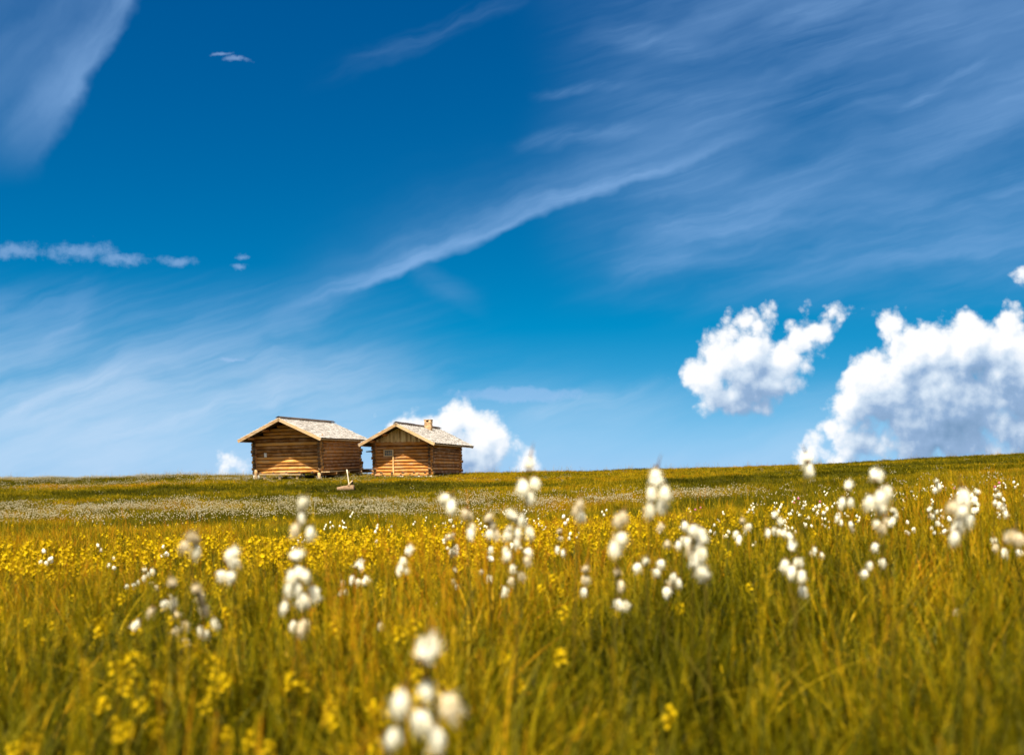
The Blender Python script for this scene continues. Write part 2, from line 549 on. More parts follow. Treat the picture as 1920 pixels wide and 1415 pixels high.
LW = ((.76, .345, .080), (.50, .190, .032), (.16, .054, .010))
WX = wood('larch_logs_along_gable', 0, *LW, grey=.38, bump=.6)
WY = wood('larch_logs_along_side', 1, *LW, grey=.45, bump=.6)
BW = wood('gable_boards_upright', 2, (.93, .72, .38), (.80, .54, .23), (.38, .20, .07))
PALE = wood('pale_timber', 0, (.72, .50, .27), (.55, .35, .16), (.28, .15, .06), grey=.4)
PALEY = wood('pale_timber_side', 1, (.72, .50, .27), (.55, .35, .16), (.28, .15, .06), grey=.4)
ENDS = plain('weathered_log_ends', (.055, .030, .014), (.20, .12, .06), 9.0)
DARKW = plain('dark_weathered_wood', (.035, .022, .015), (.10, .065, .04), 5.0)
SHING = wood('silvered_shingles', 0, (.68, .62, .555), (.56, .505, .44), (.31, .265, .21), rough=.6, bump=.3)
STONE = plain('pale_foundation_stone', (.42, .36, .27), (.78, .72, .60), 5.0, bump=.7, bdist=.03)
CHIM = plain('warm_chimney_stone', (.30, .17, .08), (.62, .42, .22), 8.0, bump=.8, bdist=.03)
CHIM_BLACK = plain('chimney_black', (.012, .010, .009), (.03, .026, .022), 8.0)
WHITE = plain('white_notice', (.55, .52, .46), (.66, .63, .56), 8.0, bump=.05)
m_gl, t_, b_ = material('old_window_glass')
b_.inputs['Base Color'].default_value = rgba(.10, .105, .09)
b_.inputs['Roughness'].default_value = .22
t_.put(b_.inputs['Base Color'], t_.ramp(t_.noise(t_.n('ShaderNodeTexCoord').outputs['Object'], 9, 3, .5), [(.35, (.05, .05, .04)), (.7, (.24, .22, .17))]))
GLASS = m_gl

# ------------------------------------------------------------------ the meadow
US = np.array([-.75, -.51, -.2, -.08, 0, .25, .51, .75])
DS = np.array([.5, 3, 6, 10, 16, 25, 40, 55, 66, 82])
ZT = np.array([
    [-.62, -.68, -.80, -1.0, -1.20, -1.42, -1.30, -1.00, -.85, -1.2],
    [-.62, -.68, -.80, -.98, -1.15, -1.36, -1.20, -.86, -.65, -.95],
    [-.62, -.66, -.76, -.93, -1.08, -1.28, -1.08, -.42, -.26, -.62],
    [-.62, -.66, -.75, -.91, -1.04, -1.22, -1.03, -.46, -.24, -.60],
    [-.62, -.65, -.74, -.88, -1.00, -1.15, -.97, -.45, -.24, -.55],
    [-.62, -.63, -.68, -.75, -.82, -.83, -.50, -.10, .14, .0],
    [-.60, -.60, -.56, -.50, -.42, -.30, .00, .55, .98, 1.05],
    [-.60, -.58, -.48, -.36, -.22, .00, .45, 1.1, 1.8, 2.2]])
_gu = np.linspace(-.75, .75, 121)
_gl = np.linspace(math.log(.5), math.log(82), 141)
_row = np.array([[np.interp(l, np.log(DS), z) for l in _gl] for z in ZT])
_grid = np.array([[np.interp(u, US, _row[:, j]) for j in range(len(_gl))] for u in _gu])
def _blur(a, sg, ax):
    k = np.exp(-.5 * (np.arange(-3 * sg, 3 * sg + 1) / sg) ** 2)
    k /= k.sum()
    p = [(0, 0), (0, 0)]
    p[ax] = (3 * sg, 3 * sg)
    a = np.pad(a, p, mode='edge')
    return np.apply_along_axis(lambda r: np.convolve(r, k, 'valid'), ax, a)
_grid = _blur(_blur(_grid, 6, 0), 3, 1)


def ground_z(x, y):
    x = np.asarray(x, float)
    y = np.asarray(y, float)
    yc = np.clip(y, .5, 82)
    u = np.clip(x / np.maximum(np.maximum(y, .9), .9), -.7499, .7499)
    fu = (u + .75) / 1.5 * 120
    fl = np.clip((np.log(yc) - _gl[0]) / (_gl[-1] - _gl[0]) * 140, 0, 139.999)
    i, j = np.minimum(fu.astype(int), 119), fl.astype(int)
    a, b = fu - i, fl - j
    z = _grid[i, j] * (1 - a) * (1 - b) + _grid[i + 1, j] * a * (1 - b) + _grid[i, j + 1] * (1 - a) * b + _grid[i + 1, j + 1] * a * b
    k = np.clip(y / 30, 0, 1)
    hut_flat = 1 - np.exp(-((y - 57) / 7) ** 2) * np.exp(-((x + 7.5) / 7) ** 2)
    z = z + k * hut_flat * (.085 * np.sin(x * .42 + 1.3) * np.sin(y * .23 + x * .17) + .05 * np.sin(x * .95 + y * .35) * np.sin(y * .5 - x * .3) + .025 * np.sin(x * 2.1 + y * .9))
    far = np.maximum(y - 82, 0)
    z = z - far * .075 + np.where(far > 0, 0, 0)
    return np.maximum(z, -42.0 + .8 * np.sin(x * .01))


def gz(x, y):
    return float(ground_z(np.array([x]), np.array([y]))[0])


def at(px, py, d):
    """the point at depth d behind photo pixel (px, py)"""
    return Vector(((px - 960) / F * d, d, (EYE - py) / F * d))


ys = np.concatenate([[-400, -150, -60, -25, -10, -4, -1, 0], np.geomspace(.5, 100, 210), np.geomspace(110, 2500, 30)])
ts = np.concatenate([-np.geomspace(1, .06, 14), np.linspace(-.055, .055, 150), np.geomspace(.06, 1, 14)])
def col_x(y):
    near = (np.abs(y) * .85 + 6) / .055
    inner = ts * near
    outer = np.sign(ts) * (near * .055 + (np.abs(ts) - .055) / .945 * 2500)
    return np.where(np.abs(ts) <= .0551, inner, outer)
XX = np.array([col_x(y) for y in ys])
YY = np.repeat(ys[:, None], len(ts), 1)
ZZ = ground_z(XX, YY)
nr, nc = XX.shape
me = bpy.data.meshes.new('ground')
verts = np.stack([XX, YY, ZZ], -1).reshape(-1, 3)
idx = np.arange(nr * nc).reshape(nr, nc)
faces = np.stack([idx[:-1, :-1], idx[:-1, 1:], idx[1:, 1:], idx[1:, :-1]], -1).reshape(-1, 4)
me.from_pydata(verts.tolist(), [], faces.tolist())
me.polygons.foreach_set('use_smooth', np.ones(len(faces), dtype=bool))
GM, t, b = material('meadow_soil_and_thatch')
co = t.n('ShaderNodeTexCoord').outputs['Object']
big = t.noise(t.vm('MULTIPLY', co, (1, .7, 1)), .22, 4, .55)
sml = t.noise(co, 3.0, 6, .65)
fl = t.noise(t.vm('MULTIPLY', co, (1, .5, 1)), 14.0, 5, .7)
f = t.m('ADD', t.m('MULTIPLY', big, .45), t.m('ADD', t.m('MULTIPLY', sml, .3), t.m('MULTIPLY', fl, .25)))
t.put(b.inputs['Base Color'], t.ramp(f, [(.35, (.020, .016, .0003)), (.5, (.055, .046, .0004)), (.64, (.115, .09, .0008))]))
b.inputs['Roughness'].default_value = .95
b.inputs['Specular IOR Level'].default_value = .05
bp = t.n('ShaderNodeBump')
bp.inputs['Strength'].default_value = .9
bp.inputs['Distance'].default_value = .12
t.put(bp.inputs['Height'], fl)
t.put(b.inputs['Normal'], bp.outputs[0])
me.materials.append(GM)
go_ = bpy.data.objects.new('ground', me)
C.objects.link(go_)
tag(go_, kind='structure')

# ------------------------------------------------------------------ the two huts
LX = wood('pale_larch_logs_along_gable', 0, (.86, .46, .12), (.61, .275, .052), (.18, .068, .013), grey=.30, bump=.6)
def cabin(label, cx, D, th, Wd, L, zb, ze, zr, of, os_, ob, tp, tr, pitch, logr, kind):
    root = empty('log_cabin', (cx, D, zb), (-tr, -tp, -th), 1)
    tag(root, label, 'cabin', 'old log cabins on the skyline')
    He, Hr = ze - zb, zr - zb
    slope = (Hr - He) / (Wd / 2)
    cosr = 1 / math.sqrt(1 + slope * slope)
    TH = .10                                   # roof build-up
    top = lambda x: Hr - slope * abs(x + Wd / 2)              # outer roof plane
    under = lambda x: top(x) - TH / cosr - .02
    z0 = .16
    # gable walls, front and back
    for yb, nm in ((0, 'front'), (L, 'back')):
        mb = MB()
        k = 0
        while True:
            z = z0 + k * pitch
            if z > Hr - .38:
                break
            r = logr * random.uniform(.94, 1.06)
            if z < He - .16:
                e = .20 + random.uniform(-.05, .05)
                mb.log((-Wd - e, yb, z), (e * random.uniform(.8, 1.1), yb, z), r, r * random.uniform(.9, 1.05), n=10, segs=9, mat=0, cap=1, jit=.045)
            elif kind == 'large' or nm == 'back':
                half = (Hr - TH / cosr - .06 - z - r * .6) / slope
                if half > .1:
                    mb.log((-Wd / 2 - half, yb, z), (-Wd / 2 + half, yb, z), r, n=10, segs=7, mat=0, cap=1, jit=.045)
            k += 1
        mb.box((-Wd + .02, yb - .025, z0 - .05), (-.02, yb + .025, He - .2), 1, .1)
        mb.build('gable_wall', [LX if kind == 'large' else WX, ENDS], root, True)
    for xb in (0, -Wd):
        mb = MB()
        k = 0
        while z0 + (k + .5) * pitch < He - .17:
            z = z0 + (k + .5) * pitch
            r = logr * random.uniform(.94, 1.06)
            e0, e1 = .20 + random.uniform(-.06, .06), .20 + random.uniform(-.06, .06)
            mb.log((xb, -e0, z), (xb, L + e1, z), r * random.uniform(.95, 1.05), r, n=10, segs=9, mat=0, cap=1, jit=.045)
            k += 1
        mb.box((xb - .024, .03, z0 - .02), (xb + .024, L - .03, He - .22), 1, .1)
        mb.build('side_wall', [WY, ENDS], root, True)
    # floor beams whose ends show under the gable
    nj = 5
    for i in range(nj):
        x = -Wd + Wd * (i + .45) / nj
        mb = MB()
        if kind == 'large':
            mb.log((x, -.20, .10), (x, L + .15, .10), .085, n=9, segs=4, mat=0, cap=1, tint=.3)
        else:
            mb.log((x + .1, -.17, .24), (x + .1, L + .1, .24), .075, n=8, segs=4, mat=0, cap=1, tint=.35)
        mb.build('floor_beam', [WY, ENDS], root, True)
    # roof: two pitched decks of overlapping shingles
    y0, y1 = -of, L + ob
    rf = MB()
    for sgn in (-1, 1):
        xe = Wd / 2 + os_                         # run from ridge to eave
        ln = xe / cosr
        rot = Matrix.Rotation(math.atan(slope) * sgn, 4, 'Y')
        M = Matrix.Translation((-Wd / 2, 0, Hr - .035)) @ rot
        # deck
        lo, hi = (0.0, ln) if sgn > 0 else (-ln, 0.0)
        rf.box((lo, y0, -TH), (hi, y1, -.03), 1, .4, M)
        n = max(8, int(ln / .20))
        for i in range(n + 1):
            a = i / n * ln
            y = y0 - .02
            while y < y1 + .01:
                w = random.uniform(.10, .22)
                up = a - .26
                dn = a + random.uniform(.0, .05)
                up = max(up, .0)
                dn = min(max(dn, up + .08), ln + .06)
                tk = random.uniform(.018, .028)
                lift0, lift1 = -.03 + .004 * (i % 2), random.uniform(.004, .022)
                xs = (up, dn) if sgn > 0 else (-up, -dn)
                vs = [(xs[0], y + .004, lift0), (xs[1], y + .004, lift1), (xs[1], y + w - .004, lift1 + random.uniform(-.004, .004)), (xs[0], y + w - .004, lift0)]
                vs = [M @ Vector(v) for v in vs] + [M @ (Vector(v) + Vector((0, 0, -tk))) for v in vs]
                rf.add(vs, [(0, 1, 2, 3), (7, 6, 5, 4), (0, 4, 5, 1), (1, 5, 6, 2), (2, 6, 7, 3), (3, 7, 4, 0)], 0, random.random())
                y += w
    roof = rf.build('roof', [SHING, DARKW], root)
    # boards along the verges
    for yv in (y0 - .035, y1 + .005):
        for sgn in (-1, 1):
            mb = MB()
            rot = Matrix.Rotation(math.atan(slope) * sgn, 4, 'Y')
            M = Matrix.Translation((-Wd / 2, 0, Hr - .035)) @ rot
            ln = (Wd / 2 + os_) / cosr + .02
            lo, hi = (0.0, ln) if sgn > 0 else (-ln, 0.0)
            mb.box((lo, yv, -.19), (hi, yv + .03, -.035), 0, .5 + .2 * sgn, M)
            mb.build('verge_board', [PALE], roof)
    # ridge capping
    mb = MB()
    nseg = 5
    for i in range(nseg):
        a, b2 = y0 - .03 + (y1 - y0 + .04) * i / nseg, y0 - .03 + (y1 - y0 + .04) * (i + 1) / nseg + .08
        for sgn in (-1, 1):
            wob = random.uniform(-.02, .02) if kind == 'large' else random.uniform(-.05, .05)
            rot = Matrix.Rotation(math.atan(slope) * sgn, 4, 'Y')
            M = Matrix.Translation((-Wd / 2, 0, Hr + .012 + .006 * i + wob * .4)) @ rot
            lo, hi = (0.0, .17) if sgn > 0 else (-.17, 0.0)
            mb.box((lo, a, -.012), (hi, b2, .022), 0, random.random(), M)
    mb.build('ridge_cap', [DARKW], roof)
    # purlins carrying the overhang
    for x in (-Wd / 2, -Wd / 4 + .1, -Wd * 3 / 4 - .1, 0.0, -Wd):
        mb = MB()
        zz = under(x) - .09
        mb.log((x, y0 + .06, zz), (x, y1 - .06, zz), .085, n=9, segs=8, mat=0, cap=1, tint=.55)
        mb.build('purlin', [WY, ENDS], root, True)
    # eave battens under the shingle ends
    for x in (os_ - .06, -Wd - os_ + .06):
        mb = MB()
        mb.log((x, y0 + .02, top(x) - TH / cosr - .06), (x, y1 - .02, top(x) - TH / cosr - .06), .04, n=7, segs=6, mat=0, cap=0, tint=.7)
        mb.build('eave_pole', [PALEY], root, True)
    return root, roof, dict(He=He, Hr=Hr, slope=slope, cosr=cosr, top=top, y0=y0, y1=y1, W=Wd, L=L)


def stone(mb, c, r, tint, seed):
    bm = bmesh.new()
    bmesh.ops.create_icosphere(bm, subdivisions=2, radius=1.0)
    rr = random.Random(seed)
    pts = [Vector((rr.uniform(-1, 1), rr.uniform(-1, 1), rr.uniform(-1, 1))).normalized() for _ in range(7)]
    vs = []
    for v in bm.verts:
        k = min(1.0, min((.72 + .2 * rr.random() * 0 + .1) / max(.2, v.co.dot(p)) for p in pts))
        vs.append(Vector((v.co.x * r[0], v.co.y * r[1], v.co.z * r[2])) * k + Vector(c))
    fs = [tuple(v.index for v in fc.verts) for fc in bm.faces]
    bm.free()
    mb.add(vs, fs, 0, tint)


A, roofA, a_ = cabin('larger log cabin on open stilts with a long shingle roof and no chimney',
                     -10.723, 55.786, .138, 3.794, 7.497, -.256, 2.055, 2.971, 1.226, .514, .692, .023, -.018, .198, .096, 'large')
# notice on the gable
mb = MB()
mb.box((-3.22, -.135, 1.03), (-3.08, -.115, 1.26), 0, .8)
tag(mb.build('notice_board', [WHITE], A))
# plank bench along the foot of the gable
bench = empty('plank_bench', A.matrix_basis @ Vector((-2.15, -.46, -.1)), (0, 0, -.138), .3)
tag(bench, 'low bench of a long pale plank along the foot of the larger cabin gable', 'bench')
mb = MB()
mb.box((-1.2, -.16, .12), (1.2, .16, .165), 0, .85)
mb.box((.0, -.12, .168), (.4, .12, .21), 0, .95)
mb.build('seat', [PALE], bench)
for x in (-.95, -.05, .95):
    mb = MB()
    mb.log((x, 0, -.30), (x, 0, .119), .08, n=8, segs=2, mat=0, tint=.3)
    mb.build('leg', [PALE], bench)
# corner stones and stilts
for (x, y) in ((-3.75, -.02), (-3.75, 7.4), (.0, 7.4)):
    mb = MB()
    stone(mb, (x, y, -.12), (.20, .20, .24), .7, int(x * 10 + y * 100) + 999)
    mb.build('corner_stone', [STONE], A)
mb = MB()
mb.log((-.05, -.05, -.45), (-.05, -.05, .10), .10, n=9, segs=3, mat=0, cap=1, tint=.8)
mb.build('corner_stilt', [PALE, ENDS], A, True)
mb = MB()
mb.log((-3.72, -.16, -.4), (-3.72, -.16, .35), .095, n=9, segs=3, mat=0, cap=1, tint=.6)
mb.build('corner_stilt', [PALE, ENDS], A, True)
# the narrow gallery along the side wall
mb = MB()
mb.box((.12, -.28, .10), (.62, 2.2, .15), 0, .8)
mb.box((.12, 2.21, .09), (.60, 5.0, .14), 0, .2)
mb.box((.12, 5.01, .10), (.61, 8.5, .15), 0, .1)
mb.build('gallery_floor', [PALEY], A)
for y in (.7, 3.0, 5.6, 8.0):
    mb = MB()
    mb.log((-.6, y, .0), (.72, y, .0), .085, n=9, segs=3, mat=0, cap=1, tint=.5)
    mb.build('gallery_bearer', [WX, PALE], A, True)
mb = MB()
mb.log((.05, -.1, .02), (.05, 8.9, .0), .11, n=9, segs=8, mat=0, cap=1, tint=.15)
mb.build('sill_log', [WY, ENDS], A, True)

B, roofB, b2_ = cabin('smaller log cabin with stone chimney, boarded gable and little window',
                      -4.793, 58.466, .246, 3.431, 5.736, -.401, 1.917, 2.781, 1.041, .659, 1.13, .011, .002, .192, .093, 'small')
He, Hr, sl, Wd = b2_['He'], b2_['Hr'], b2_['slope'], b2_['W']
# upright boards closing the gable
mb = MB()
x = -Wd + .12
zlo = He - .24
while x < -.1:
    w = random.uniform(.10, .15)
    zt = min(b2_['top'](x), b2_['top'](x + w)) - .17
    if zt > zlo + .05:
        d = random.uniform(.0, .02)
        mb.box((x + .004, -.10 - d, zlo - random.uniform(0, .05)), (x + w - .004, -.065 - d, zt), 0, random.random())
    x += w
mb.build('gable_boarding', [BW], B)
mb = MB()
mb.log((-Wd - .12, -.02, zlo - .10), (.12, -.02, zlo - .10), .115, n=10, segs=8, mat=0, cap=1, tint=.95, jit=.03)
mb.build('tie_beam', [WX, ENDS], B, True)
# window with frame, glazing bars and pane
wx0, wx1, wz0, wz1 = -2.86, -2.24, 1.19, 1.62
mb = MB()
for lo, hi in (((wx0, -.16, wz0), (wx0 + .075, -.085, wz1)), ((wx1 - .075, -.16, wz0), (wx1, -.085, wz1)),
               ((wx0 + .075, -.157, wz1 - .07), (wx1 - .075, -.088, wz1)), ((wx0 + .075, -.157, wz0), (wx1 - .075, -.088, wz0 + .06))):
    mb.box(lo, hi, 0, random.uniform(.6, 1))
win = mb.build('window', [PALE], B)
mb = MB()
mb.box((wx0 + .076, -.120, wz0 + .061), (wx1 - .076, -.112, wz1 - .071), 0, .5)
mb.build('pane', [GLASS], win)
mb = MB()
for k in range(1, 4):
    xx = wx0 + .075 + (wx1 - wx0 - .15) * k / 4
    mb.box((xx - .010, -.136, wz0 + .061), (xx + .010, -.1205, wz1 - .071), 0, .4)
zz = (wz0 + wz1) / 2
mb.box((wx0 + .076, -.139, zz - .010), (wx1 - .076, -.1365, zz + .010), 0, .4)
mb.build('glazing_bar', [PALE], win)
# post under the window corner
mb = MB()
mb.box((-2.30, -.155, .18), (-2.21, -.088, 1.189), 0, .3)
mb.build('wall_post', [BW], B)
# blocks between the floor beams, and the stone footing
for i in range(6):
    xa = -Wd + .02 + (Wd - .04) * i / 6
    xb = xa + (Wd - .04) / 6 - .10
    mb = MB()
    mb.log((xa, -.12, .10), (xb, -.12, .10 + random.uniform(-.01, .02)), .085, n=9, segs=3, mat=0, cap=1, tint=.85)
    mb.build('footing_log', [WX, ENDS], B, True)
mb = MB()
x = -Wd - .25
k = 0
while x < .15:
    w = random.uniform(.14, .30)
    stone(mb, (x + w / 2, -.12 + random.uniform(-.03, .03), -.09 + random.uniform(-.02, .02)), (w * .62, .2, random.uniform(.13, .17)), random.random(), 50 + k)
    x += w * .93
    k += 1
for y in np.arange(.3, 5.8, .3):
    for xx in (.0, -Wd):
        stone(mb, (xx, y, -.10), (.2, .19, .14), random.random(), 90 + k)
        k += 1
mb.build('stone_footing', [STONE], B)
# chimney riding on the near slope
yc = b2_['y0'] + (b2_['y1'] - b2_['y0']) * .60
xc = -Wd / 2 + .36
mb = MB()
hz = b2_['top'](xc)
cw = .19
rows = 6
for i in range(rows):
    za = hz - .25 + i * .108
    for (lx, ly, sx, sy) in ((-1, -1, 1, 0), (1, -1, 0, 1), (1, 1, -1, 0), (-1, 1, 0, -1)):
        cx_, cy_ = xc + lx * cw * .62, yc + ly * cw * .62
        stone(mb, (cx_, cy_, za + .06), (cw * .66 * random.uniform(.9, 1.08), cw * .66 * random.uniform(.9, 1.08), .085), random.random(), 300 + i * 7 + lx * 2 + ly)
mb.box((xc - cw * .9, yc - cw * .9, hz - .28), (xc + cw * .9, yc + cw * .9, hz + .39), 0, .5)
zt = hz + .39
for (lx, ly) in ((-1, -1), (1, -1), (1, 1), (-1, 1)):
    mb.box((xc + lx * cw * .8 - .06, yc + ly * cw * .8 - .06, zt + .001), (xc + lx * cw * .8 + .06, yc + ly * cw * .8 + .06, zt + .11), 0, random.random())
mb.box((xc - cw * .55, yc - cw * .55, zt + .002), (xc + cw * .55, yc + cw * .55, zt + .10), 1, .5)  # near-black core filling the openings under the cap
mb.box((xc - cw * 1.2, yc - cw * 1.2, zt + .111), (xc + cw * 1.2, yc + cw * 1.2, zt + .16), 0, .3)
mb.build('chimney', [CHIM, CHIM_BLACK], roofB)
# water spout log sticking out at the left
mb = MB()
mb.log((-Wd - .75, .4, 1.52), (-Wd + .1, .4, 1.56), .04, .06, n=7, segs=3, mat=0)
mb.build('gutter_log', [DARKW], B, True)

# ------------------------------------------------------------------ hollowed trough and pole in front of the huts
d_t = 44.0
c0 = at(655, 920, d_t)
tz = gz(c0.x, d_t)
tr_ = empty('water_trough', (c0.x, d_t, tz), (0, 0, R(24)))
tag(tr_, 'log trough with a short dark spout post lying before the huts', 'trough')
mb = MB()
mb.log((-.46, .30, .07), (.20, -.06, .13), .10, .15, n=14, segs=8, mat=0, cap=1, tint=.5, jit=.06)
mb.build('trough_log', [plain('worn_brown_log', (.16, .09, .04), (.33, .21, .12), 6.0), ENDS], tr_, True)
mb = MB()
mb.log((.15, .12, -.1), (.17, .14, .50), .045, .038, n=8, segs=4, mat=0, tint=.2)
mb.build('spout_post', [DARKW], tr_, True)
mb = MB()
mb.log((.16, .10, .45), (-.08, -.06, .26), .028, .022, n=7, segs=3, mat=0, tint=.9)
mb.build('spout', [PALE], tr_, True)
p0, p1 = at(657, 922, 44.2), at(650, 880, 44.2)
pz = gz(p0.x, 44.2)
mb = MB()
mb.log((0, 0, -.15), (p1.x - p0.x, 0.05, p1.z - pz), .028, .024, n=8, segs=5, mat=0, tint=.95, jit=.05)
po = mb.build('leaning_pole', [wood('bleached_pole', 2, (.80, .70, .52), (.66, .54, .36), (.40, .30, .18))], None, True)
po.location = (p0.x, 44.2, pz)
tag(po, 'thin bleached wooden pole leaning beside the log trough', 'pole')
#@@PLANTS
# ------------------------------------------------------------------ plant materials
def leaf_material(name, stops, patch_pull=.46, trans=.24, inst=True):
    m, t, b = material(name)
    tint = attr(t, 'tint')
    f = tint
    if inst:
        ip = attr(t, 'patch', 'INSTANCER')
        f = t.m('ADD', t.m('MULTIPLY', tint, 1 - patch_pull), t.m('MULTIPLY', ip, patch_pull))
    col = t.ramp(f, stops)
    t.put(b.inputs['Base Color'], col)
    b.inputs['Roughness'].default_value = .5
    b.inputs['Specular IOR Level'].default_value = .05
    tr = t.n('ShaderNodeBsdfTranslucent')
    t.put(tr.inputs[0], col)
    mx = t.n('ShaderNodeMixShader')
    mx.inputs[0].default_value = trans
    t.t.links.new(b.outputs[0], mx.inputs[1])
    t.t.links.new(tr.outputs[0], mx.inputs[2])
    t.t.links.new(mx.outputs[0], t.t.nodes['Material Output'].inputs[0])
    return m


GRASS = leaf_material('meadow_grass', [(.10, (.015, .016, .0003)), (.26, (.047, .046, .0003)), (.43, (.104, .088, .0004)), (.55, (.175, .134, .0006)), (.66, (.44, .275, .004)), (.82, (.34, .125, .003))])
STEM = leaf_material('plant_stem', [(0, (.045, .045, .003)), (1, (.14, .095, .010))], inst=False)
BRACT = leaf_material('brown_bract', [(0, (.10, .05, .015)), (1, (.22, .12, .035))], inst=False, trans=.2)
YEL = leaf_material('yellow_petals', [(0, (.38, .23, .002)), (1, (.70, .47, .004))], inst=False, trans=.3)
PINK = leaf_material('pink_petals', [(0, (.50, .10, .20)), (1, (.70, .25, .38))], inst=False, trans=.3)


def fluff(name, a, b_):
    m, t, b = material(name)
    col = t.ramp(attr(t, 'tint'), [(0, a), (1, b_)])
    df = t.n('ShaderNodeBsdfDiffuse')
    tr = t.n('ShaderNodeBsdfTranslucent')
    t.put(df.inputs[0], col)
    t.put(tr.inputs[0], col)
    mx = t.n('ShaderNodeMixShader')
    mx.inputs[0].default_value = .30
    t.t.links.new(df.outputs[0], mx.inputs[1])
    t.t.links.new(tr.outputs[0], mx.inputs[2])
    t.t.links.new(mx.outputs[0], t.t.nodes['Material Output'].inputs[0])
    return m


COTTON = fluff('cotton_white', (.94, .86, .62), (.98, .94, .78))
FADED = fluff('sun_bleached_cotton', (.38, .32, .18), (.58, .52, .36))
DULL = fluff('withered_cotton', (.66, .53, .31), (.82, .71, .48))

# ------------------------------------------------------------------ plant shapes
def blade(mb, x, y, h, w, lean, az, bend, tint, segs=4, mat=0):
    ca, sa = math.cos(az), math.sin(az)
    # the flat of the blade faces a direction of its own
    fa = az + math.pi / 2 + random.uniform(-.7, .7)
    wx_, wy_ = math.cos(fa), math.sin(fa)
    vs = []
    for i in range(segs + 1):
        t = i / segs
        r = lean * h * t + bend * h * t * t
        z = h * t * (1 - .35 * abs(bend) * t)
        ww = w * (1 - t ** 1.6) * .5 + .0002
        cx, cy = x + ca * r, y + sa * r
        if i < segs:
            vs += [(cx - wx_ * ww, cy - wy_ * ww, z), (cx + wx_ * ww, cy + wy_ * ww, z)]
        else:
            vs.append((cx, cy, z))
    fs = [(2 * i, 2 * i + 1, 2 * i + 3, 2 * i + 2) for i in range(segs - 1)]
    fs.append((2 * segs - 2, 2 * segs - 1, 2 * segs))
    mb.add(vs, fs, mat, tint)


def tuft(n, rad, h0, h1, w0, w1, t0, t1, segs=4, bendy=.6, stalks=0):
    mb = MB()
    for _ in range(n):
        a, r = random.random() * 6.283, rad * math.sqrt(random.random())
        x, y = r * math.cos(a), r * math.sin(a)
        az = a + random.uniform(-1.3, 1.3)
        bend = random.uniform(.0, bendy) if random.random() < .8 else random.uniform(.5, 1.1)
        blade(mb, x, y, random.uniform(h0, h1), random.uniform(w0, w1), random.uniform(.02, .35), az, bend, random.uniform(t0, t1), segs)
    for _ in range(stalks):
        a, r = random.random() * 6.283, rad * random.random()
        x, y, h = r * math.cos(a), r * math.sin(a), random.uniform(h1 * .9, h1 * 1.3)
        l = random.uniform(-.06, .06), random.uniform(-.06, .06)
        mb.tube([(x, y, 0), (x + l[0] * .4, y + l[1] * .4, h * .6), (x + l[0], y + l[1], h)], [.0011, .0009, .0007], 3, 0, random.uniform(.6, .9))
        for k in range(5):
            zz = h * (.86 + .035 * k)
            mb.tube([(x + l[0] * zz / h, y + l[1] * zz / h, zz), (x + l[0] + random.uniform(-.004, .004), y + l[1] + random.uniform(-.004, .004), zz + .012)],
                    [.0022, .0008], 3, 0, random.uniform(.75, 1))
    return mb


def egg(mb, c, axis, hl, hw, mat, tint, nu=9, nv=6, lump=.10, seed=0):
    """lumpy ellipsoid, narrower towards the +axis end"""
    rr = random.Random(seed)
    q = Vector((0, 0, 1)).rotation_difference(Vector(axis).normalized())
    vs, fs = [], []
    vs.append(Vector((0, 0, -hl)))
    for j in range(1, nv):
        th = math.pi * j / nv
        for i in range(nu):
            ph = 2 * math.pi * (i + .5 * (j % 2)) / nu
            k = 1 + lump * rr.uniform(-1, 1)
            z = -math.cos(th)
            taper = 1 - .22 * z
            vs.append(Vector((math.sin(th) * math.cos(ph) * hw * k * taper, math.sin(th) * math.sin(ph) * hw * k * taper, z * hl * (1 + lump * .4 * rr.uniform(-1, 1)))))
    vs.append(Vector((0, 0, hl)))
    for i in range(nu):
        fs.append((0, 1 + (i + 1) % nu, 1 + i))
    for j in range(nv - 2):
        a, b = 1 + j * nu, 1 + (j + 1) * nu
        for i in range(nu):
            fs.append((a + i, a + (i + 1) % nu, b + (i + 1) % nu, b + i))
    last = len(vs) - 1
    a = 1 + (nv - 2) * nu
    for i in range(nu):
        fs.append((last, a + i, a + (i + 1) % nu))
    mb.add([q @ v + Vector(c) for v in vs], fs, mat, tint)


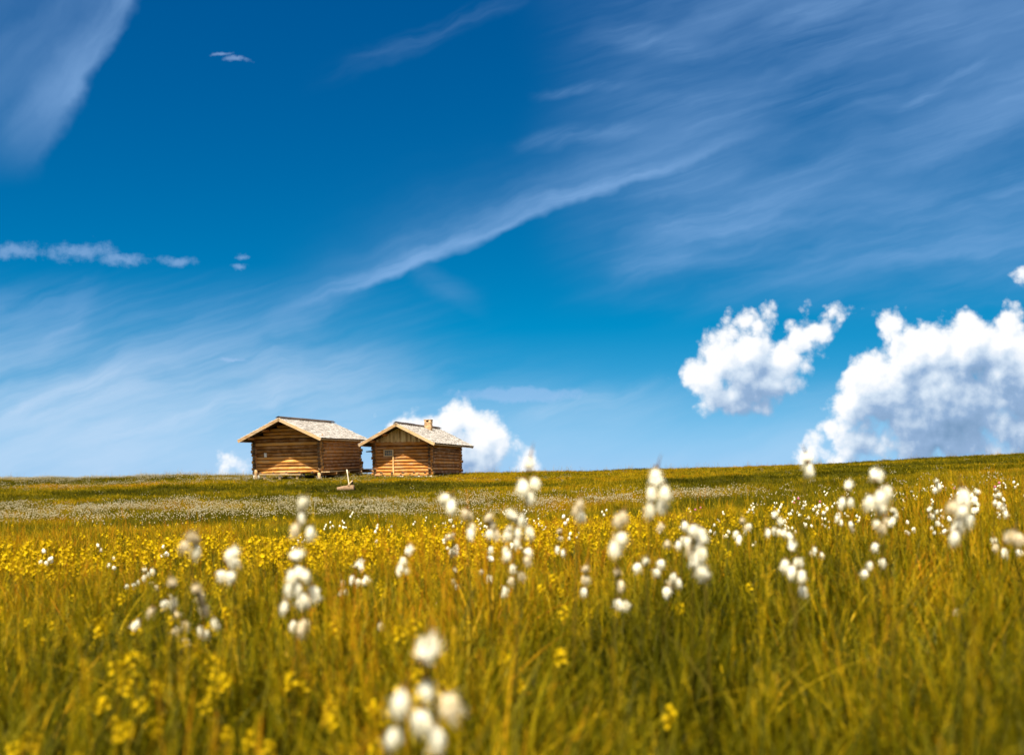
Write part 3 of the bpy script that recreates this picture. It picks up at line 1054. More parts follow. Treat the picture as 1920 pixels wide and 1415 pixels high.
def head_mesh(k, dull=False, hairs=140):
    """a hanging tuft of cotton: origin where it joins its stalk, fluff below"""
    rr = random.Random(100 + k)
    mb = MB()
    hl, hw = .0142 * rr.uniform(.85, 1.25), .0086 * rr.uniform(.85, 1.2)
    c = Vector((0, 0, -.004 - hl))
    egg(mb, c, (0, 0, 1), hl, hw, 0, .9, 10, 7, .18, k)
    sway = Vector((rr.uniform(-.5, .5), rr.uniform(-.5, .5), 0))
    for _ in range(hairs):
        d = Vector((rr.gauss(0, 1), rr.gauss(0, 1), rr.gauss(-.35, .9))).normalized()
        p = c + Vector((d.x * hw, d.y * hw, d.z * hl)) * .92
        o = (d + sway + Vector((0, 0, -.95)) + Vector((rr.uniform(-.5, .5), rr.uniform(-.5, .5), rr.uniform(-.4, .4)))).normalized()
        ln = rr.uniform(.004, .011)
        s_ = o.cross(Vector((rr.random(), rr.random(), rr.random()))).normalized() * rr.uniform(.0007, .0016)
        mb.add([p - s_, p + s_, p + o * ln], [(0, 1, 2)], 0, rr.random())
    for _ in range(46):                        # long loose fibres
        d = Vector((rr.gauss(0, 1), rr.gauss(0, 1), rr.gauss(-.5, .8))).normalized()
        p = c + Vector((d.x * hw, d.y * hw, d.z * hl)) * .9
        o = (d * .9 + sway * 1.2 + Vector((0, 0, -.8)) + Vector((rr.uniform(-.5, .5), rr.uniform(-.5, .5), rr.uniform(-.4, .4)))).normalized()
        s_ = o.cross(Vector((rr.random(), rr.random(), rr.random()))).normalized() * rr.uniform(.0004, .0009)
        mb.add([p - s_, p + s_, p + o * rr.uniform(.012, .021)], [(0, 1, 2)], 0, rr.random())
    for i in range(6):
        a = i * 1.047
        mb.add([(math.cos(a) * .0022, math.sin(a) * .0022, .002), (math.cos(a + .9) * .0036, math.sin(a + .9) * .0036, -.004),
                (math.cos(a + .4) * .0065, math.sin(a + .4) * .0065, -.0125), (math.cos(a - .1) * .0036, math.sin(a - .1) * .0036, -.004)], [(0, 1, 2, 3)], 1, rr.random())
    return mb.mesh('flower_head', [DULL if dull else COTTON, BRACT], False)


HEADS = [head_mesh(k) for k in range(6)]
HEADS_D = [head_mesh(20 + k, True) for k in range(3)]


def curve(p0, p1, p2, n):
    return [p0.lerp(p1, i / n).lerp(p1.lerp(p2, i / n), i / n) for i in range(n + 1)]


def cotton_plant(label, d, heads, lean=None):
    """heads: photo x, photo y, kind ('w' white, 'd' dull); the first one stands at the top of the stem"""
    pts = []
    for (x, y, k) in heads:
        pts.append((at(x, y, d + random.uniform(-.012, .012) * d), k))
    topc = min(pts, key=lambda q: -q[0].z)[0]
    bx = topc.x + (random.uniform(-.05, .05) if lean is None else lean)
    by = d + random.uniform(-.03, .05)
    g = gz(bx, by)
    root = empty('cotton_flower', (bx, by, g), size=.05)
    tag(root, label, 'flower', 'cotton grass plants of the meadow')
    base = Vector((bx, by, g))
    rel = [(p - base, k) for p, k in pts]
    top = max((q[0] for q in rel), key=lambda v: v.z)
    node = top + Vector((0, 0, .004 if len(rel) > 1 else .018))
    mb = MB()
    mid = Vector((node.x * .25, node.y * .25, node.z * .55))
    cv = curve(Vector((0, 0, -.03)), mid, node, 7)
    mb.tube(cv, [.0027 - .0010 * i / 7 for i in range(8)], 5, 0, random.random())
    for s_ in range(random.randint(2, 3)):              # narrow leaves along the stem
        k = random.uniform(.15, .6)
        pc = cv[int(k * 7)]
        m2 = MB()
        blade(m2, 0, 0, random.uniform(.10, .2), .005, random.uniform(.2, .5), random.random() * 6.28, .4, random.random(), 4)
        mb.add([Vector(v) + pc for v in m2.v], m2.f, 0, random.random())
    # leaf-like spike standing above the heads
    az = random.random() * 6.28
    spike = Vector((math.cos(az) * .012, math.sin(az) * .012, random.uniform(.02, .045)))
    mb.tube([node - Vector((0, 0, .012)), node + spike * .4, node + spike], [.003, .0018, .0004], 4, 1, random.random())
    up = Vector((0, 0, .019))
    for i, (p, k) in enumerate(rel):
        me_ = random.choice(HEADS if k == 'w' else HEADS_D)
        h = bpy.data.objects.new('flower_head', me_)
        C.objects.link(h)
        h.parent = root
        s_ = random.uniform(.78, 1.0)
        h.scale = (s_, s_, s_)
        if i == 0 and len(rel) > 1 and random.random() < .75:
            h.rotation_euler = (random.uniform(2.0, 2.6), 0, random.random() * 6.28)
            q = h.rotation_euler.to_matrix() @ up
            h.location = p + q * .9
            mb.tube([node - Vector((0, 0, .02)), h.location], [.0012, .001], 4, 0, .5)
        else:
            out = Vector((p.x - node.x, p.y - node.y, 0))
            tilt = min(.7, out.length * 9) * random.uniform(.5, 1.1)
            ax = Vector((0, 0, 1)).cross(out.normalized()) if out.length > .002 else Vector((1, 0, 0))
            mt = Matrix.Rotation(-tilt, 3, ax)
            h.rotation_euler = (mt @ Matrix.Rotation(random.random() * 6.28, 3, 'Z')).to_euler()
            h.location = p + mt @ up
            if (h.location - node).length > .004:
                arc = (node + h.location) / 2 + Vector((0, 0, .012 + out.length * .35))
                mb.tube(curve(node - Vector((0, 0, .008)), arc, h.location, 5), [.0009] * 6, 4, 0, random.random())
        if k == 'd' or random.random() < .5:
            pass
    st = mb.build('stem', [STEM, BRACT], root, True)
    return root


W_, D_ = 'w', 'd'
def hs(*a):
    return [(a[i], a[i + 1], 'w') for i in range(0, len(a), 2)]
def hd(*a):
    return [(a[i], a[i + 1], 'd') for i in range(0, len(a), 2)]


PLANTS = [
    ('largest blurred cotton grass at the bottom edge, round head above five more', 1.13,
     hs(797, 1225, 752, 1312, 800, 1296, 790, 1352, 818, 1380, 738, 1382) + hd(842, 1322)),
    ('cotton grass stem of three white heads rising below the larger cabin', 2.15, hs(568, 948, 565, 972, 581, 997) + hd(553, 992)),
    ('cotton grass with one white head under two withered ones, far left', 2.1, hd(365, 1010) + hs(368, 1032) + hd(346, 1026)),
    ('cotton grass with two fused white heads over a pair, left of the tallest stack', 2.1, hs(430, 1042, 438, 1056, 415, 1082, 433, 1083)),
    ('tallest stack of white cotton heads standing in the yellow patch left of centre', 2.05, hs(555, 1042, 548, 1080, 561, 1074, 573, 1080, 543, 1106, 558, 1103, 588, 1110, 567, 1124)),
    ('cotton grass whose low heads crowd right under the tallest stack of heads', 2.2, hs(572, 1135, 533, 1138, 550, 1176) + hd(562, 1178, 570, 1172)),
    ('cotton grass leaning left with a long white head at its lower left end', 2.5, hd(322, 1092) + hs(308, 1135, 325, 1129, 256, 1171) + hd(283, 1146)),
    ('half withered cotton grass with faded heads, between the left-leaning one and a bent one', 2.7, hd(331, 1155, 332, 1182, 346, 1173, 349, 1205)),
    ('bent cotton grass with a yellowish curl of heads and a white head lower right', 2.5, hd(368, 1105, 376, 1122) + hs(403, 1167, 375, 1184, 384, 1191) + hd(384, 1142)),
    ('small cotton grass with many tight heads at the left end of the yellow patch', 4.6, hs(272, 1068, 285, 1070, 270, 1082, 278, 1077, 250, 1097, 258, 1092, 238, 1100, 247, 1103) + hd(284, 1093, 293, 1102)),
    ('cotton grass with six neat heads at the right edge of the yellow patch', 3.5, hs(670, 1059, 677, 1062, 660, 1085, 672, 1092, 687, 1085, 683, 1092)),
    ('low pair of cotton heads just left of the six neat heads', 3.9, hs(640, 1113, 649, 1110) + hd(643, 1094)),
    ('cotton grass with three white heads and a brown cap at the centre left', 3.0, hs(765, 1034, 756, 1053, 750, 1066, 762, 1070)),
    ('tall cotton grass with a single thick head standing against the far white strip', 2.2, hs(843, 938, 846, 948)),
    ('cotton grass with two faded heads above one white, right of the thick head', 2.7, hd(873, 962, 881, 968) + hs(882, 998) + hd(886, 990)),
    ('cotton grass with faded tip over one white head beside the centre cluster', 2.7, hd(915, 972, 922, 985) + hs(918, 1003) + hd(930, 1001)),
    ('dense cluster of white cotton heads at the centre of the meadow', 2.5, hs(962, 968, 976, 978, 955, 994, 970, 999, 993, 996, 953, 1006, 968, 1020, 978, 972)),
    ('cotton grass with a long head and a grey one, directly below the dense centre cluster', 2.7, hs(950, 1035, 951, 1044, 990, 1037) + hd(988, 1050)),
    ('cotton grass crossing the skyline right of the small hut, lone head over three', 2.05, hs(992, 870, 981, 911, 1003, 908, 995, 934)),
    ('cotton grass with a brown faded tip over one white head, right of the skyline trio', 2.3, hd(1087, 946, 1081, 956) + hs(1089, 970)),
    ('cotton grass touching the skyline with a top head over four clustered ones, mid right', 2.0, hs(1230, 890, 1222, 925, 1246, 922, 1219, 956, 1240, 950)),
    ('tall cotton grass with a leafy tip rising into the small skyline cloud', 2.25, hs(1514, 858, 1518, 880, 1512, 868)),
    ('cotton grass with one head over a pair on the right slope', 3.0, hs(1590, 912, 1579, 940, 1593, 940)),
    ('tall cotton grass with a capped head over four white ones, right slope', 2.0, hs(1642, 893, 1632, 941, 1650, 931, 1663, 922, 1654, 955)),
    ('cotton grass with one white head right below the tall capped one', 2.7, hs(1645, 985) + hd(1654, 990, 1660, 978)),
    ('tall cotton grass nearest the right edge, long slanting column of white heads', 1.9, hs(1808, 930, 1805, 962, 1797, 985, 1790, 1008, 1812, 975) + hd(1787, 952)),
    ('cotton grass with a withered bent crown over one big drooping head', 1.9, hd(1158, 978, 1168, 972) + hs(1160, 1016, 1152, 1027, 1166, 1012)),
    ('cotton grass with a large round head beneath a tuft of small ones', 2.1, hs(1300, 996, 1310, 1028, 1316, 1036, 1306, 1046, 1314, 1000) + hd(1296, 1030)),
    ('single plump cotton head on its own stem below the tuft', 1.95, hs(1321, 1078, 1320, 1084)),
    ('small cotton grass heads left of the round head', 3.1, hs(1284, 985, 1282, 1012, 1290, 1014, 1272, 1022) + hd(1240, 988, 1252, 1020)),
    ('cotton grass with spread heads in a row, left of the arching pair', 2.9, hs(1212, 1052, 1195, 1064, 1232, 1074, 1240, 1057)),
    ('cotton grass with an arching pair over a low pale head', 2.8, hs(1262, 1082, 1272, 1092, 1250, 1109) + hd(1258, 1096)),
    ('cotton grass with brown top and two low white heads side by side', 2.6, hd(1158, 1073, 1164, 1098) + hs(1160, 1132, 1174, 1136)),
    ('cotton grass with one white drop below two brown heads, right of centre', 2.8, hd(1098, 1067, 1098, 1086) + hs(1095, 1110)),
    ('cotton grass with top head, four white heads and one hanging low', 2.5, hs(1485, 1025, 1472, 1058, 1497, 1055, 1485, 1070, 1503, 1079, 1504, 1108)),
    ('cotton grass with one capped head over three spaced ones, right meadow', 3.0, hs(1641, 1026, 1631, 1061, 1655, 1055, 1621, 1076)),
    ('bushy cotton grass with a wide row of small heads left of the hanging one', 3.6, hs(1452, 966, 1462, 976, 1440, 998, 1452, 994, 1470, 1000, 1461, 998, 1480, 1004)),
    ('cotton grass with a greyish top and three small white heads beside the bushy one', 3.9, hd(1392, 977, 1398, 990) + hs(1380, 1001, 1386, 1008, 1403, 987)),
    ('cotton grass with three little heads right of the hanging low head', 4.3, hs(1527, 1030, 1540, 1039, 1522, 1036)),
    ('lone small cotton head low in the grass right of centre', 3.6, hs(1451, 1186)),
    ('lone cream cotton head in tall grass at lower right', 3.0, hd(1792, 1150)),
    ('two tiny cotton heads one above the other at lower right', 4.0, hs(1726, 1160, 1732, 1174)),
    ('pale blurred cotton head at the very right edge', 2.2, hd(1893, 1010, 1912, 1012, 1900, 1006)),
    ('cotton grass with small heads just inside the pale one at the edge', 3.7, hs(1865, 1014, 1884, 1034, 1911, 1036) + hd(1866, 1026)),
    ('cotton grass with a string of small white heads beneath the pair on the slope', 4.6, hs(1572, 966, 1577, 979, 1570, 972, 1595, 982) + hd(1596, 990)),
    ('cotton grass with four small heads trailing right of the capped one', 3.9, hs(1676, 958, 1673, 975, 1667, 982, 1680, 966)),
    ('short cotton grass with two heads far up the right slope', 4.6, hs(1757, 903, 1753, 918, 1760, 910)),
    ('cotton grass with scattered small heads right of the long slanting column', 4.4, hs(1833, 922, 1828, 936, 1826, 957, 1822, 970)),
    ('cotton grass with a chain of five small heads near the right edge', 4.6, hs(1869, 930, 1866, 942, 1873, 946, 1880, 953, 1886, 962)),
    ('cotton grass with two clumps of tiny heads left of the slanting column', 4.9, hs(1742, 955, 1750, 968, 1756, 960, 1758, 980) + hd(1744, 966)),
    ('withered grey cotton head alone in the grass left of centre', 3.0, hd(713, 1175)),
    ('flat cream cotton head low at the far left', 2.8, hd(260, 1278)),
    ('two white cotton heads under a flat faded one, low left of the largest', 2.7, hd(575, 1274) + hs(589, 1303, 571, 1313)),
    ('small cotton head with a faded one above, low left', 4.0, hd(437, 1203, 432, 1222) + hs(455, 1218)),
    ('faded cotton heads in a row under the tallest stack', 3.6, hd(504, 1218) + hs(534, 1228) + hd(526, 1250)),
    ('lone white bud over a long thin faded head, lower centre', 3.8, hs(948, 1280) + hd(978, 1288, 979, 1300)),
    ('small cotton grass with a curved faded top at the yellow patch edge', 3.9, hd(840, 1008, 850, 1005) + hs(848, 1032, 856, 1027, 852, 1036)),
    ('cotton grass with two small heads under the faded tip, centre', 4.0, hs(921, 1047, 920, 1030)),
    ('two slim cotton heads below the centre cluster, left', 4.1, hs(918, 1083) + hd(903, 1073)),
    ('cotton grass with a slanting faded head and a white drop, below the centre cluster', 3.1, hs(962, 1066) + hd(976, 1079, 958, 1090) + hs(948, 1106)),
    ('small cotton grass with two low heads and a faded top, right of centre cluster', 4.4, hd(1049, 996, 1051, 1010) + hs(1045, 1029, 1055, 1036)),
    ('thin cotton grass with two yellowish heads right of the yellow patch', 4.1, hd(853, 1068, 852, 1090) + hs(857, 1101)),
    ('tiny cotton heads low in the grass below the yellow patch', 4.6, hs(782, 1133) + hd(817, 1129, 806, 1157)),
]
for lab, d, heads in PLANTS:
    cotton_plant(lab, d, heads)

# smaller plants farther off: one mesh each, copied
def small_cotton(k, nh, hscale=1.0):
    rr = random.Random(500 + k)
    mb = MB()
    H = rr.uniform(.34, .5)
    lean = Vector((rr.uniform(-.05, .05), rr.uniform(-.05, .05), 0))
    node = Vector((0, 0, H)) + lean
    mb.tube(curve(Vector((0, 0, -.05)), Vector((0, 0, H * .6)), node, 4), [.0022] * 5, 3, 1, rr.random())
    for i in range(nh):
        a = rr.random() * 6.28
        p = node + Vector((math.cos(a), math.sin(a), 0)) * rr.uniform(.008, .035) + Vector((0, 0, -rr.uniform(.0, .085)))
        egg(mb, p, (rr.uniform(-.5, .5), rr.uniform(-.5, .5), 1), .0175 * hscale, .0125 * hscale, 0, rr.random(), 7, 5, .2, k * 10 + i)
        mb.tube([node, p + Vector((0, 0, .015))], [.001, .001], 3, 1, .5)
    return mb.mesh('cotton_flower', [COTTON, STEM], True)


SMALL = [small_cotton(k, n) for k, n in enumerate((3, 4, 5, 3, 2, 6))]
def vnoise(x, y, s, seed=0):
    r = np.random.default_rng(seed + 1000)
    g = r.random((64, 64))
    xx, yy = np.asarray(x) / s + 500.37, np.asarray(y) / s + 500.71
    i, j = np.floor(xx).astype(int), np.floor(yy).astype(int)
    a, b = xx - i, yy - j
    a, b = a * a * (3 - 2 * a), b * b * (3 - 2 * b)
    G_ = lambda p, q: g[p % 64, q % 64]
    return G_(i, j) * (1 - a) * (1 - b) + G_(i + 1, j) * a * (1 - b) + G_(i, j + 1) * (1 - a) * b + G_(i + 1, j + 1) * a * b


ZONES = [  # count, u range, depth range, label
    (62, .26, .54, 5.0, 15.0, 'small white cotton grass among many on the right slope'),
    (26, .05, .34, 5.5, 13.0, 'small white cotton grass scattered behind the near heads right of centre'),
    (12, -.14, .06, 5.5, 9.5, 'small white cotton grass near the right end of the yellow patch'),
    (8, -.48, -.14, 5.5, 9.0, 'small white cotton grass sprinkled through the yellow patch at left'),
    (22, -.20, .05, 10.0, 16.0, 'tiny distant white cotton grass beyond the yellow patch'),
]
for n, u0, u1, d0, d1, lab in ZONES:
    k = 0
    while k < n:
        d = d0 * (d1 / d0) ** random.random()
        u = random.uniform(u0, u1)
        x = u * d
        if float(vnoise([x], [d], 1.1, 3)[0]) < .42 and random.random() < .85:
            continue
        o = bpy.data.objects.new('cotton_flower', random.choice(SMALL))
        C.objects.link(o)
        o.location = (x, d, gz(x, d))
        o.rotation_euler = (random.uniform(-.1, .1), random.uniform(-.1, .1), random.random() * 6.28)
        s_ = random.uniform(.62, .95)
        o.scale = (s_, s_, s_)
        tag(o, lab, 'flower', 'cotton grass plants of the meadow')
        k += 1

# ------------------------------------------------------------------ yellow flowers
def floret(mb, p, axis, rr, s_):
    """one small open flower: five cupped petals of uneven length"""
    q = Vector((0, 0, 1)).rotation_difference(axis.normalized())
    t0 = rr.uniform(.15, 1)
    for i in range(5):
        a = i * 1.2566 + rr.uniform(-.2, .2)
        ln, wd = .0088 * s_ * rr.uniform(.7, 1.25), .0040 * s_ * rr.uniform(.8, 1.2)
        o, sd = Vector((math.cos(a), math.sin(a), 0)), Vector((-math.sin(a), math.cos(a), 0))
        up = Vector((0, 0, 1))
        l = rr.uniform(.3, 1.0)
        vs = [Vector((0, 0, 0)), o * ln * .5 + sd * wd + up * ln * .35 * l, o * ln + up * ln * .8 * l, o * ln * .5 - sd * wd + up * ln * .35 * l]
        mb.add([q @ v + p for v in vs], [(0, 1, 2, 3)], 0, min(1, max(0, t0 + rr.uniform(-.25, .25))))


def yellow_shapes(k, rich=True):
    rr = random.Random(900 + k)
    H = rr.uniform(.17, .29)
    lean = Vector((rr.uniform(-.04, .04), rr.uniform(-.04, .04), 0))
    top = Vector((0, 0, H)) + lean
    st = MB()
    st.tube([(0, 0, -.03), lean * .3 + Vector((0, 0, H * .5)), top], [.0022, .0018, .0012], 4, 0, rr.random())
    for i in range(4 if rich else 2):
        z = H * (.2 + .15 * i)
        m2 = MB()
        blade(m2, 0, 0, rr.uniform(.03, .05), .011, 1.2, rr.random() * 6.28, .4, rr.random(), 3)
        st.add([Vector(v) + Vector((0, 0, z)) for v in m2.v], m2.f, 0, rr.random())
    bl = MB()
    nf = rr.randint(7, 14) if rich else 7
    for i in range(nf):
        a = i * 2.4 + rr.random()
        z = H - .030 + .032 * i / nf
        p = lean * (z / H) + Vector((math.cos(a) * .011, math.sin(a) * .011, z))
        floret(bl, p, Vector((math.cos(a), math.sin(a), rr.uniform(.1, .9))), rr, rr.uniform(.8, 1.15) if rich else 1.25)
    floret(bl, top, Vector((rr.uniform(-.3, .3), rr.uniform(-.3, .3), 1)), rr, 1.0)
    return st, bl


def join(a, b, off):
    o = MB()
    o.v, o.f, o.mi, o.t = list(a.v), list(a.f), list(a.mi), list(a.t)
    o.add(b.v, b.f, [off] * len(b.f), .5)
    o.t[len(a.v):] = b.t
    return o


YS = [yellow_shapes(k) for k in range(5)]
Y_stem = [s_.mesh('stem', [STEM]) for s_, _ in YS]
Y_blos = [b_.mesh('blossom', [YEL]) for _, b_ in YS]
Y_one = [join(s_, b_, 1).mesh('yellow_rattle', [STEM, YEL]) for s_, b_ in YS]


def spread_points(d0, d1, per_m2, um=.74, xm=3.2):
    """random points of even density over the wedge ahead of the camera"""
    hw = um * d1 + xm
    n = int((d1 - d0) * 2 * hw * per_m2)
    x = rng.uniform(-hw, hw, n)
    y = rng.uniform(d0, d1, n)
    k = np.abs(x) < um * y + xm
    return x[k], y[k]


def yellow_weight(u, d):
    """how thickly the yellow flowers stand"""
    w = np.zeros_like(u)
    patch = np.exp(-((u + .14) / .22) ** 2) * np.exp(-((np.log(d) - math.log(7.0)) / .28) ** 2)
    w += 2.6 * patch
    w += 1.5 * np.exp(-((u + .47) / .17) ** 2) * np.exp(-((np.log(d) - math.log(5.2)) / .33) ** 2)
    w += .45 * np.exp(-((u - .16) / .14) ** 2) * np.exp(-((np.log(d) - math.log(8.8)) / .25) ** 2)
    w += 1.7 * np.exp(-((u + .40) / .17) ** 2) * np.exp(-((np.log(d) - math.log(2.1)) / .30) ** 2)
    w += 1.1 * np.exp(-((u + .17) / .09) ** 2) * np.exp(-((np.log(d) - math.log(2.1)) / .27) ** 2)
    w += .40 * np.exp(-((u - .05) / .10) ** 2) * np.exp(-((np.log(d) - math.log(2.3)) / .25) ** 2)
    w += (.05 + .08 * np.exp(-((d - 2.6) / 1.0) ** 2)) * np.where(u > .12, .45, 1.0)
    return w


yx, yy = spread_points(1.35, 16.0, 150)
yu = yx / yy
yw = yellow_weight(yu, yy) * np.clip(2.2 * vnoise(yx, yy, .35 + .03 * yy, 5) - .45, .04, 1.6) * np.clip(.40 + .12 * yy, 0, 1) * np.where(yu > .1, .6, 1.0)
ok = rng.random(len(yx)) < yw * .75
yx, yy = yx[ok], yy[ok]
order = np.argsort(yy)
yx, yy = yx[order], yy[order]
seen = np.abs(yx / yy) < .57
mine = np.zeros(len(yx), bool)
mine[np.flatnonzero(seen)[:300]] = True
nears = [(float(d), float(x / d), float(x)) for x, d in zip(yx[mine], yy[mine])]
yx, yy = yx[~mine], yy[~mine]
print('yellow', len(yx), 'nearest 300 reach', nears[-1][0])
for i, (d, u, x) in enumerate(nears):
    k = random.randrange(5)
    zs = -.01
    side = 'at the left' if u < -.2 else 'at the centre' if u < .15 else 'at the right'
    s_ = random.uniform(.58, 1.0)
    if i < 110:
        o = empty('yellow_rattle', (x, d, gz(x, d) + zs), (random.uniform(-.12, .12), random.uniform(-.12, .12), random.random() * 6.28), .05)
        for nm, me_ in (('stem', Y_stem[k]), ('blossom', Y_blos[k])):
            c = bpy.data.objects.new(nm, me_)
            C.objects.link(c)
            c.parent = o
        lab = 'blurred yellow rattle flower close to the lower edge of the meadow ' + side
    else:
        o = bpy.data.objects.new('yellow_rattle', Y_one[k])
        C.objects.link(o)
        o.location = (x, d, gz(x, d) + zs)
        o.rotation_euler = (random.uniform(-.12, .12), random.uniform(-.12, .12), random.random() * 6.28)
        lab = 'small yellow rattle flower in the near grass ' + side
    o.scale = (s_, s_, s_)
    tag(o, lab, 'flower', 'yellow flowers in the near grass')

# a few pink clovers on the right slope
mb = MB()
mb.tube([(0, 0, -.03), (.01, 0, .15), (.015, .01, .3)], [.002] * 3, 4, 0, .3)
egg(mb, (.015, .01, .31), (0, 0, 1), .010, .010, 1, .5, 9, 6, .25, 5)
CL = mb.mesh('pink_clover', [STEM, PINK], True)
for (px, py, d) in ((1493, 934, 8.5), (1541, 940, 9), (1868, 905, 7.0), (1862, 912, 7.4), (1790, 915, 9), (1300, 955, 9.5), (1312, 951, 10), (1672, 918, 11), (1490, 942, 9), (1580, 946, 10)):
    p = at(px, py, d)
    o = bpy.data.objects.new('pink_clover', CL)
    C.objects.link(o)
    g = gz(p.x, d)
    o.location = (p.x, d, max(g, p.z - .31))
    o.rotation_euler = (0, 0, random.random() * 6.28)
    tag(o, 'tiny pink clover head among the white cotton grass of the right slope', 'flower', 'pink clovers on the right slope')

# ------------------------------------------------------------------ stuff spread by geometry nodes
def scatter(name, label, cat, meshes, pts, rot, scl, pick, patch):
    src = bpy.data.collections.new(name + '_kinds')          # held by the node tree only
    for i, me_ in enumerate(meshes):
        src.objects.link(bpy.data.objects.new('%s_kind_%02d' % (name, i), me_))
    me_ = bpy.data.meshes.new(name)
    n = len(pts)
    me_.vertices.add(n)
    me_.vertices.foreach_set('co', np.asarray(pts, np.float32).ravel())
    for nm, typ, dat, key in (('turn', 'FLOAT_VECTOR', rot, 'vector'), ('size', 'FLOAT', scl, 'value'), ('pick', 'INT', pick, 'value'), ('patch', 'FLOAT', patch, 'value')):
        a = me_.attributes.new(nm, typ, 'POINT')
        a.data.foreach_set(key, np.asarray(dat, np.int32 if typ == 'INT' else np.float32).ravel())
    o = bpy.data.objects.new(name, me_)
    C.objects.link(o)
    ng = bpy.data.node_groups.new(name + '_spread', 'GeometryNodeTree')
    ng.interface.new_socket('Geometry', in_out='INPUT', socket_type='NodeSocketGeometry')
    ng.interface.new_socket('Geometry', in_out='OUTPUT', socket_type='NodeSocketGeometry')
    N = lambda t: ng.nodes.new(t)
    gi, go = N('NodeGroupInput'), N('NodeGroupOutput')
    iop, ci = N('GeometryNodeInstanceOnPoints'), N('GeometryNodeCollectionInfo')
    ci.inputs['Collection'].default_value = src
    ci.inputs['Separate Children'].default_value = True
    ci.inputs['Reset Children'].default_value = True
    def named(nm, typ):
        q = N('GeometryNodeInputNamedAttribute')
        q.data_type = typ
        q.inputs['Name'].default_value = nm
        return q.outputs['Attribute']
    L = ng.links.new
    L(gi.outputs[0], iop.inputs['Points'])
    L(ci.outputs[0], iop.inputs['Instance'])
    iop.inputs['Pick Instance'].default_value = True
    L(named('pick', 'INT'), iop.inputs['Instance Index'])
    er = N('FunctionNodeEulerToRotation')
    L(named('turn', 'FLOAT_VECTOR'), er.inputs[0])
    L(er.outputs[0], iop.inputs['Rotation'])
    L(named('size', 'FLOAT'), iop.inputs['Scale'])
    L(iop.outputs[0], go.inputs[0])
    md = o.modifiers.new('spread', 'NODES')
    md.node_group = ng
    tag(o, label, cat, kind='stuff')
    return o


HUTS = [(-10.723, 55.786, .138, 3.794, 7.497), (-4.793, 58.466, .246, 3.431, 5.736)]
def outside_huts(x, y, m=.0):
    ok = np.ones(len(x), bool)
    for cx, D, th, Wd, L in HUTS:
        lx = (x - cx) * math.cos(th) - (y - D) * math.sin(th)
        ly = (x - cx) * math.sin(th) + (y - D) * math.cos(th)
        ok &= ~((lx > -Wd - m) & (lx < m) & (ly > -m) & (ly < L + m))
    return ok


def lay(x, y, lift=-.015, tilt=.14):
    n = len(x)
    pts = np.stack([x, y, ground_z(x, y) + lift], 1)
    rot = np.stack([rng.normal(0, tilt, n), rng.normal(0, tilt, n), rng.uniform(0, 6.283, n)], 1)
    return pts, rot


NEAR_T = ([tuft(30, .075, .14, .34, .0032, .0075, .0, .70, 5, .6, 1) for _ in range(5)] +
          [tuft(22, .09, .20, .40, .0026, .0056, .40, .92, 5, .5, 3) for _ in range(3)] +
          [tuft(13, .07, .14, .34, .0075, .0135, .15, 1.0, 5, .9, 0) for _ in range(3)])
def rosette(n):
    """broad low leaves of a meadow herb"""
    mb = MB()
    for i in range(n):
        a = i * 2.4 + random.uniform(-.3, .3)
        blade(mb, .008 * math.cos(a), .008 * math.sin(a), random.uniform(.12, .22), random.uniform(.016, .028), random.uniform(.15, .5), a, random.uniform(.2, .8), random.uniform(.0, .55), 5)
    return mb


def seed_stalks(n, reach):
    """thin stalks ending in loose brownish seed heads"""
    mb = MB()
    for _ in range(n):
        x, y, h = random.uniform(-.07, .07), random.uniform(-.07, .07), reach * random.uniform(.75, 1.1)
        l = Vector((random.uniform(-.07, .07), random.uniform(-.07, .07), 0))
        t = random.uniform(.6, 1.0)
        top = Vector((x, y, h)) + l
        mb.tube([(x, y, 0), Vector((x, y, h * .55)) + l * .3, top], [.0015, .0012, .0008], 3, 0, t)
        for k in range(16):
            p = Vector((x, y, h * (.74 + .26 * k / 16))) + l * (.5 + .5 * k / 16)
            a = random.random() * 6.28
            q = Vector((math.cos(a), math.sin(a), random.uniform(.2, 1.0))) * random.uniform(.008, .016)
            w_ = Vector((-math.sin(a), math.cos(a), 0)) * .0022
            mb.add([p, p + q * .5 + w_, p + q, p + q * .5 - w_], [(0, 1, 2, 3)], 0, min(1, t + random.uniform(-.1, .1)))
    return mb


NEAR_T += [rosette(9), rosette(12), seed_stalks(5, .44), seed_stalks(4, .38)]
NEAR_M = [q.mesh('tuft', [GRASS]) for q in NEAR_T]
MID_T = [tuft(36, .14, .14, .30, .005, .009, .15, .7, 3, .6, 0) for _ in range(5)] + [tuft(26, .14, .18, .34, .004, .008, .4, .95, 3, .6, 0) for _ in range(3)]
MID_M = [q.mesh('tuft', [GRASS]) for q in MID_T]
FAR_T = [tuft(40, .26, .07, .16, .010, .018, .15, .8, 2, .6, 0) for _ in range(5)]
FAR_M = [q.mesh('tuft', [GRASS]) for q in FAR_T]


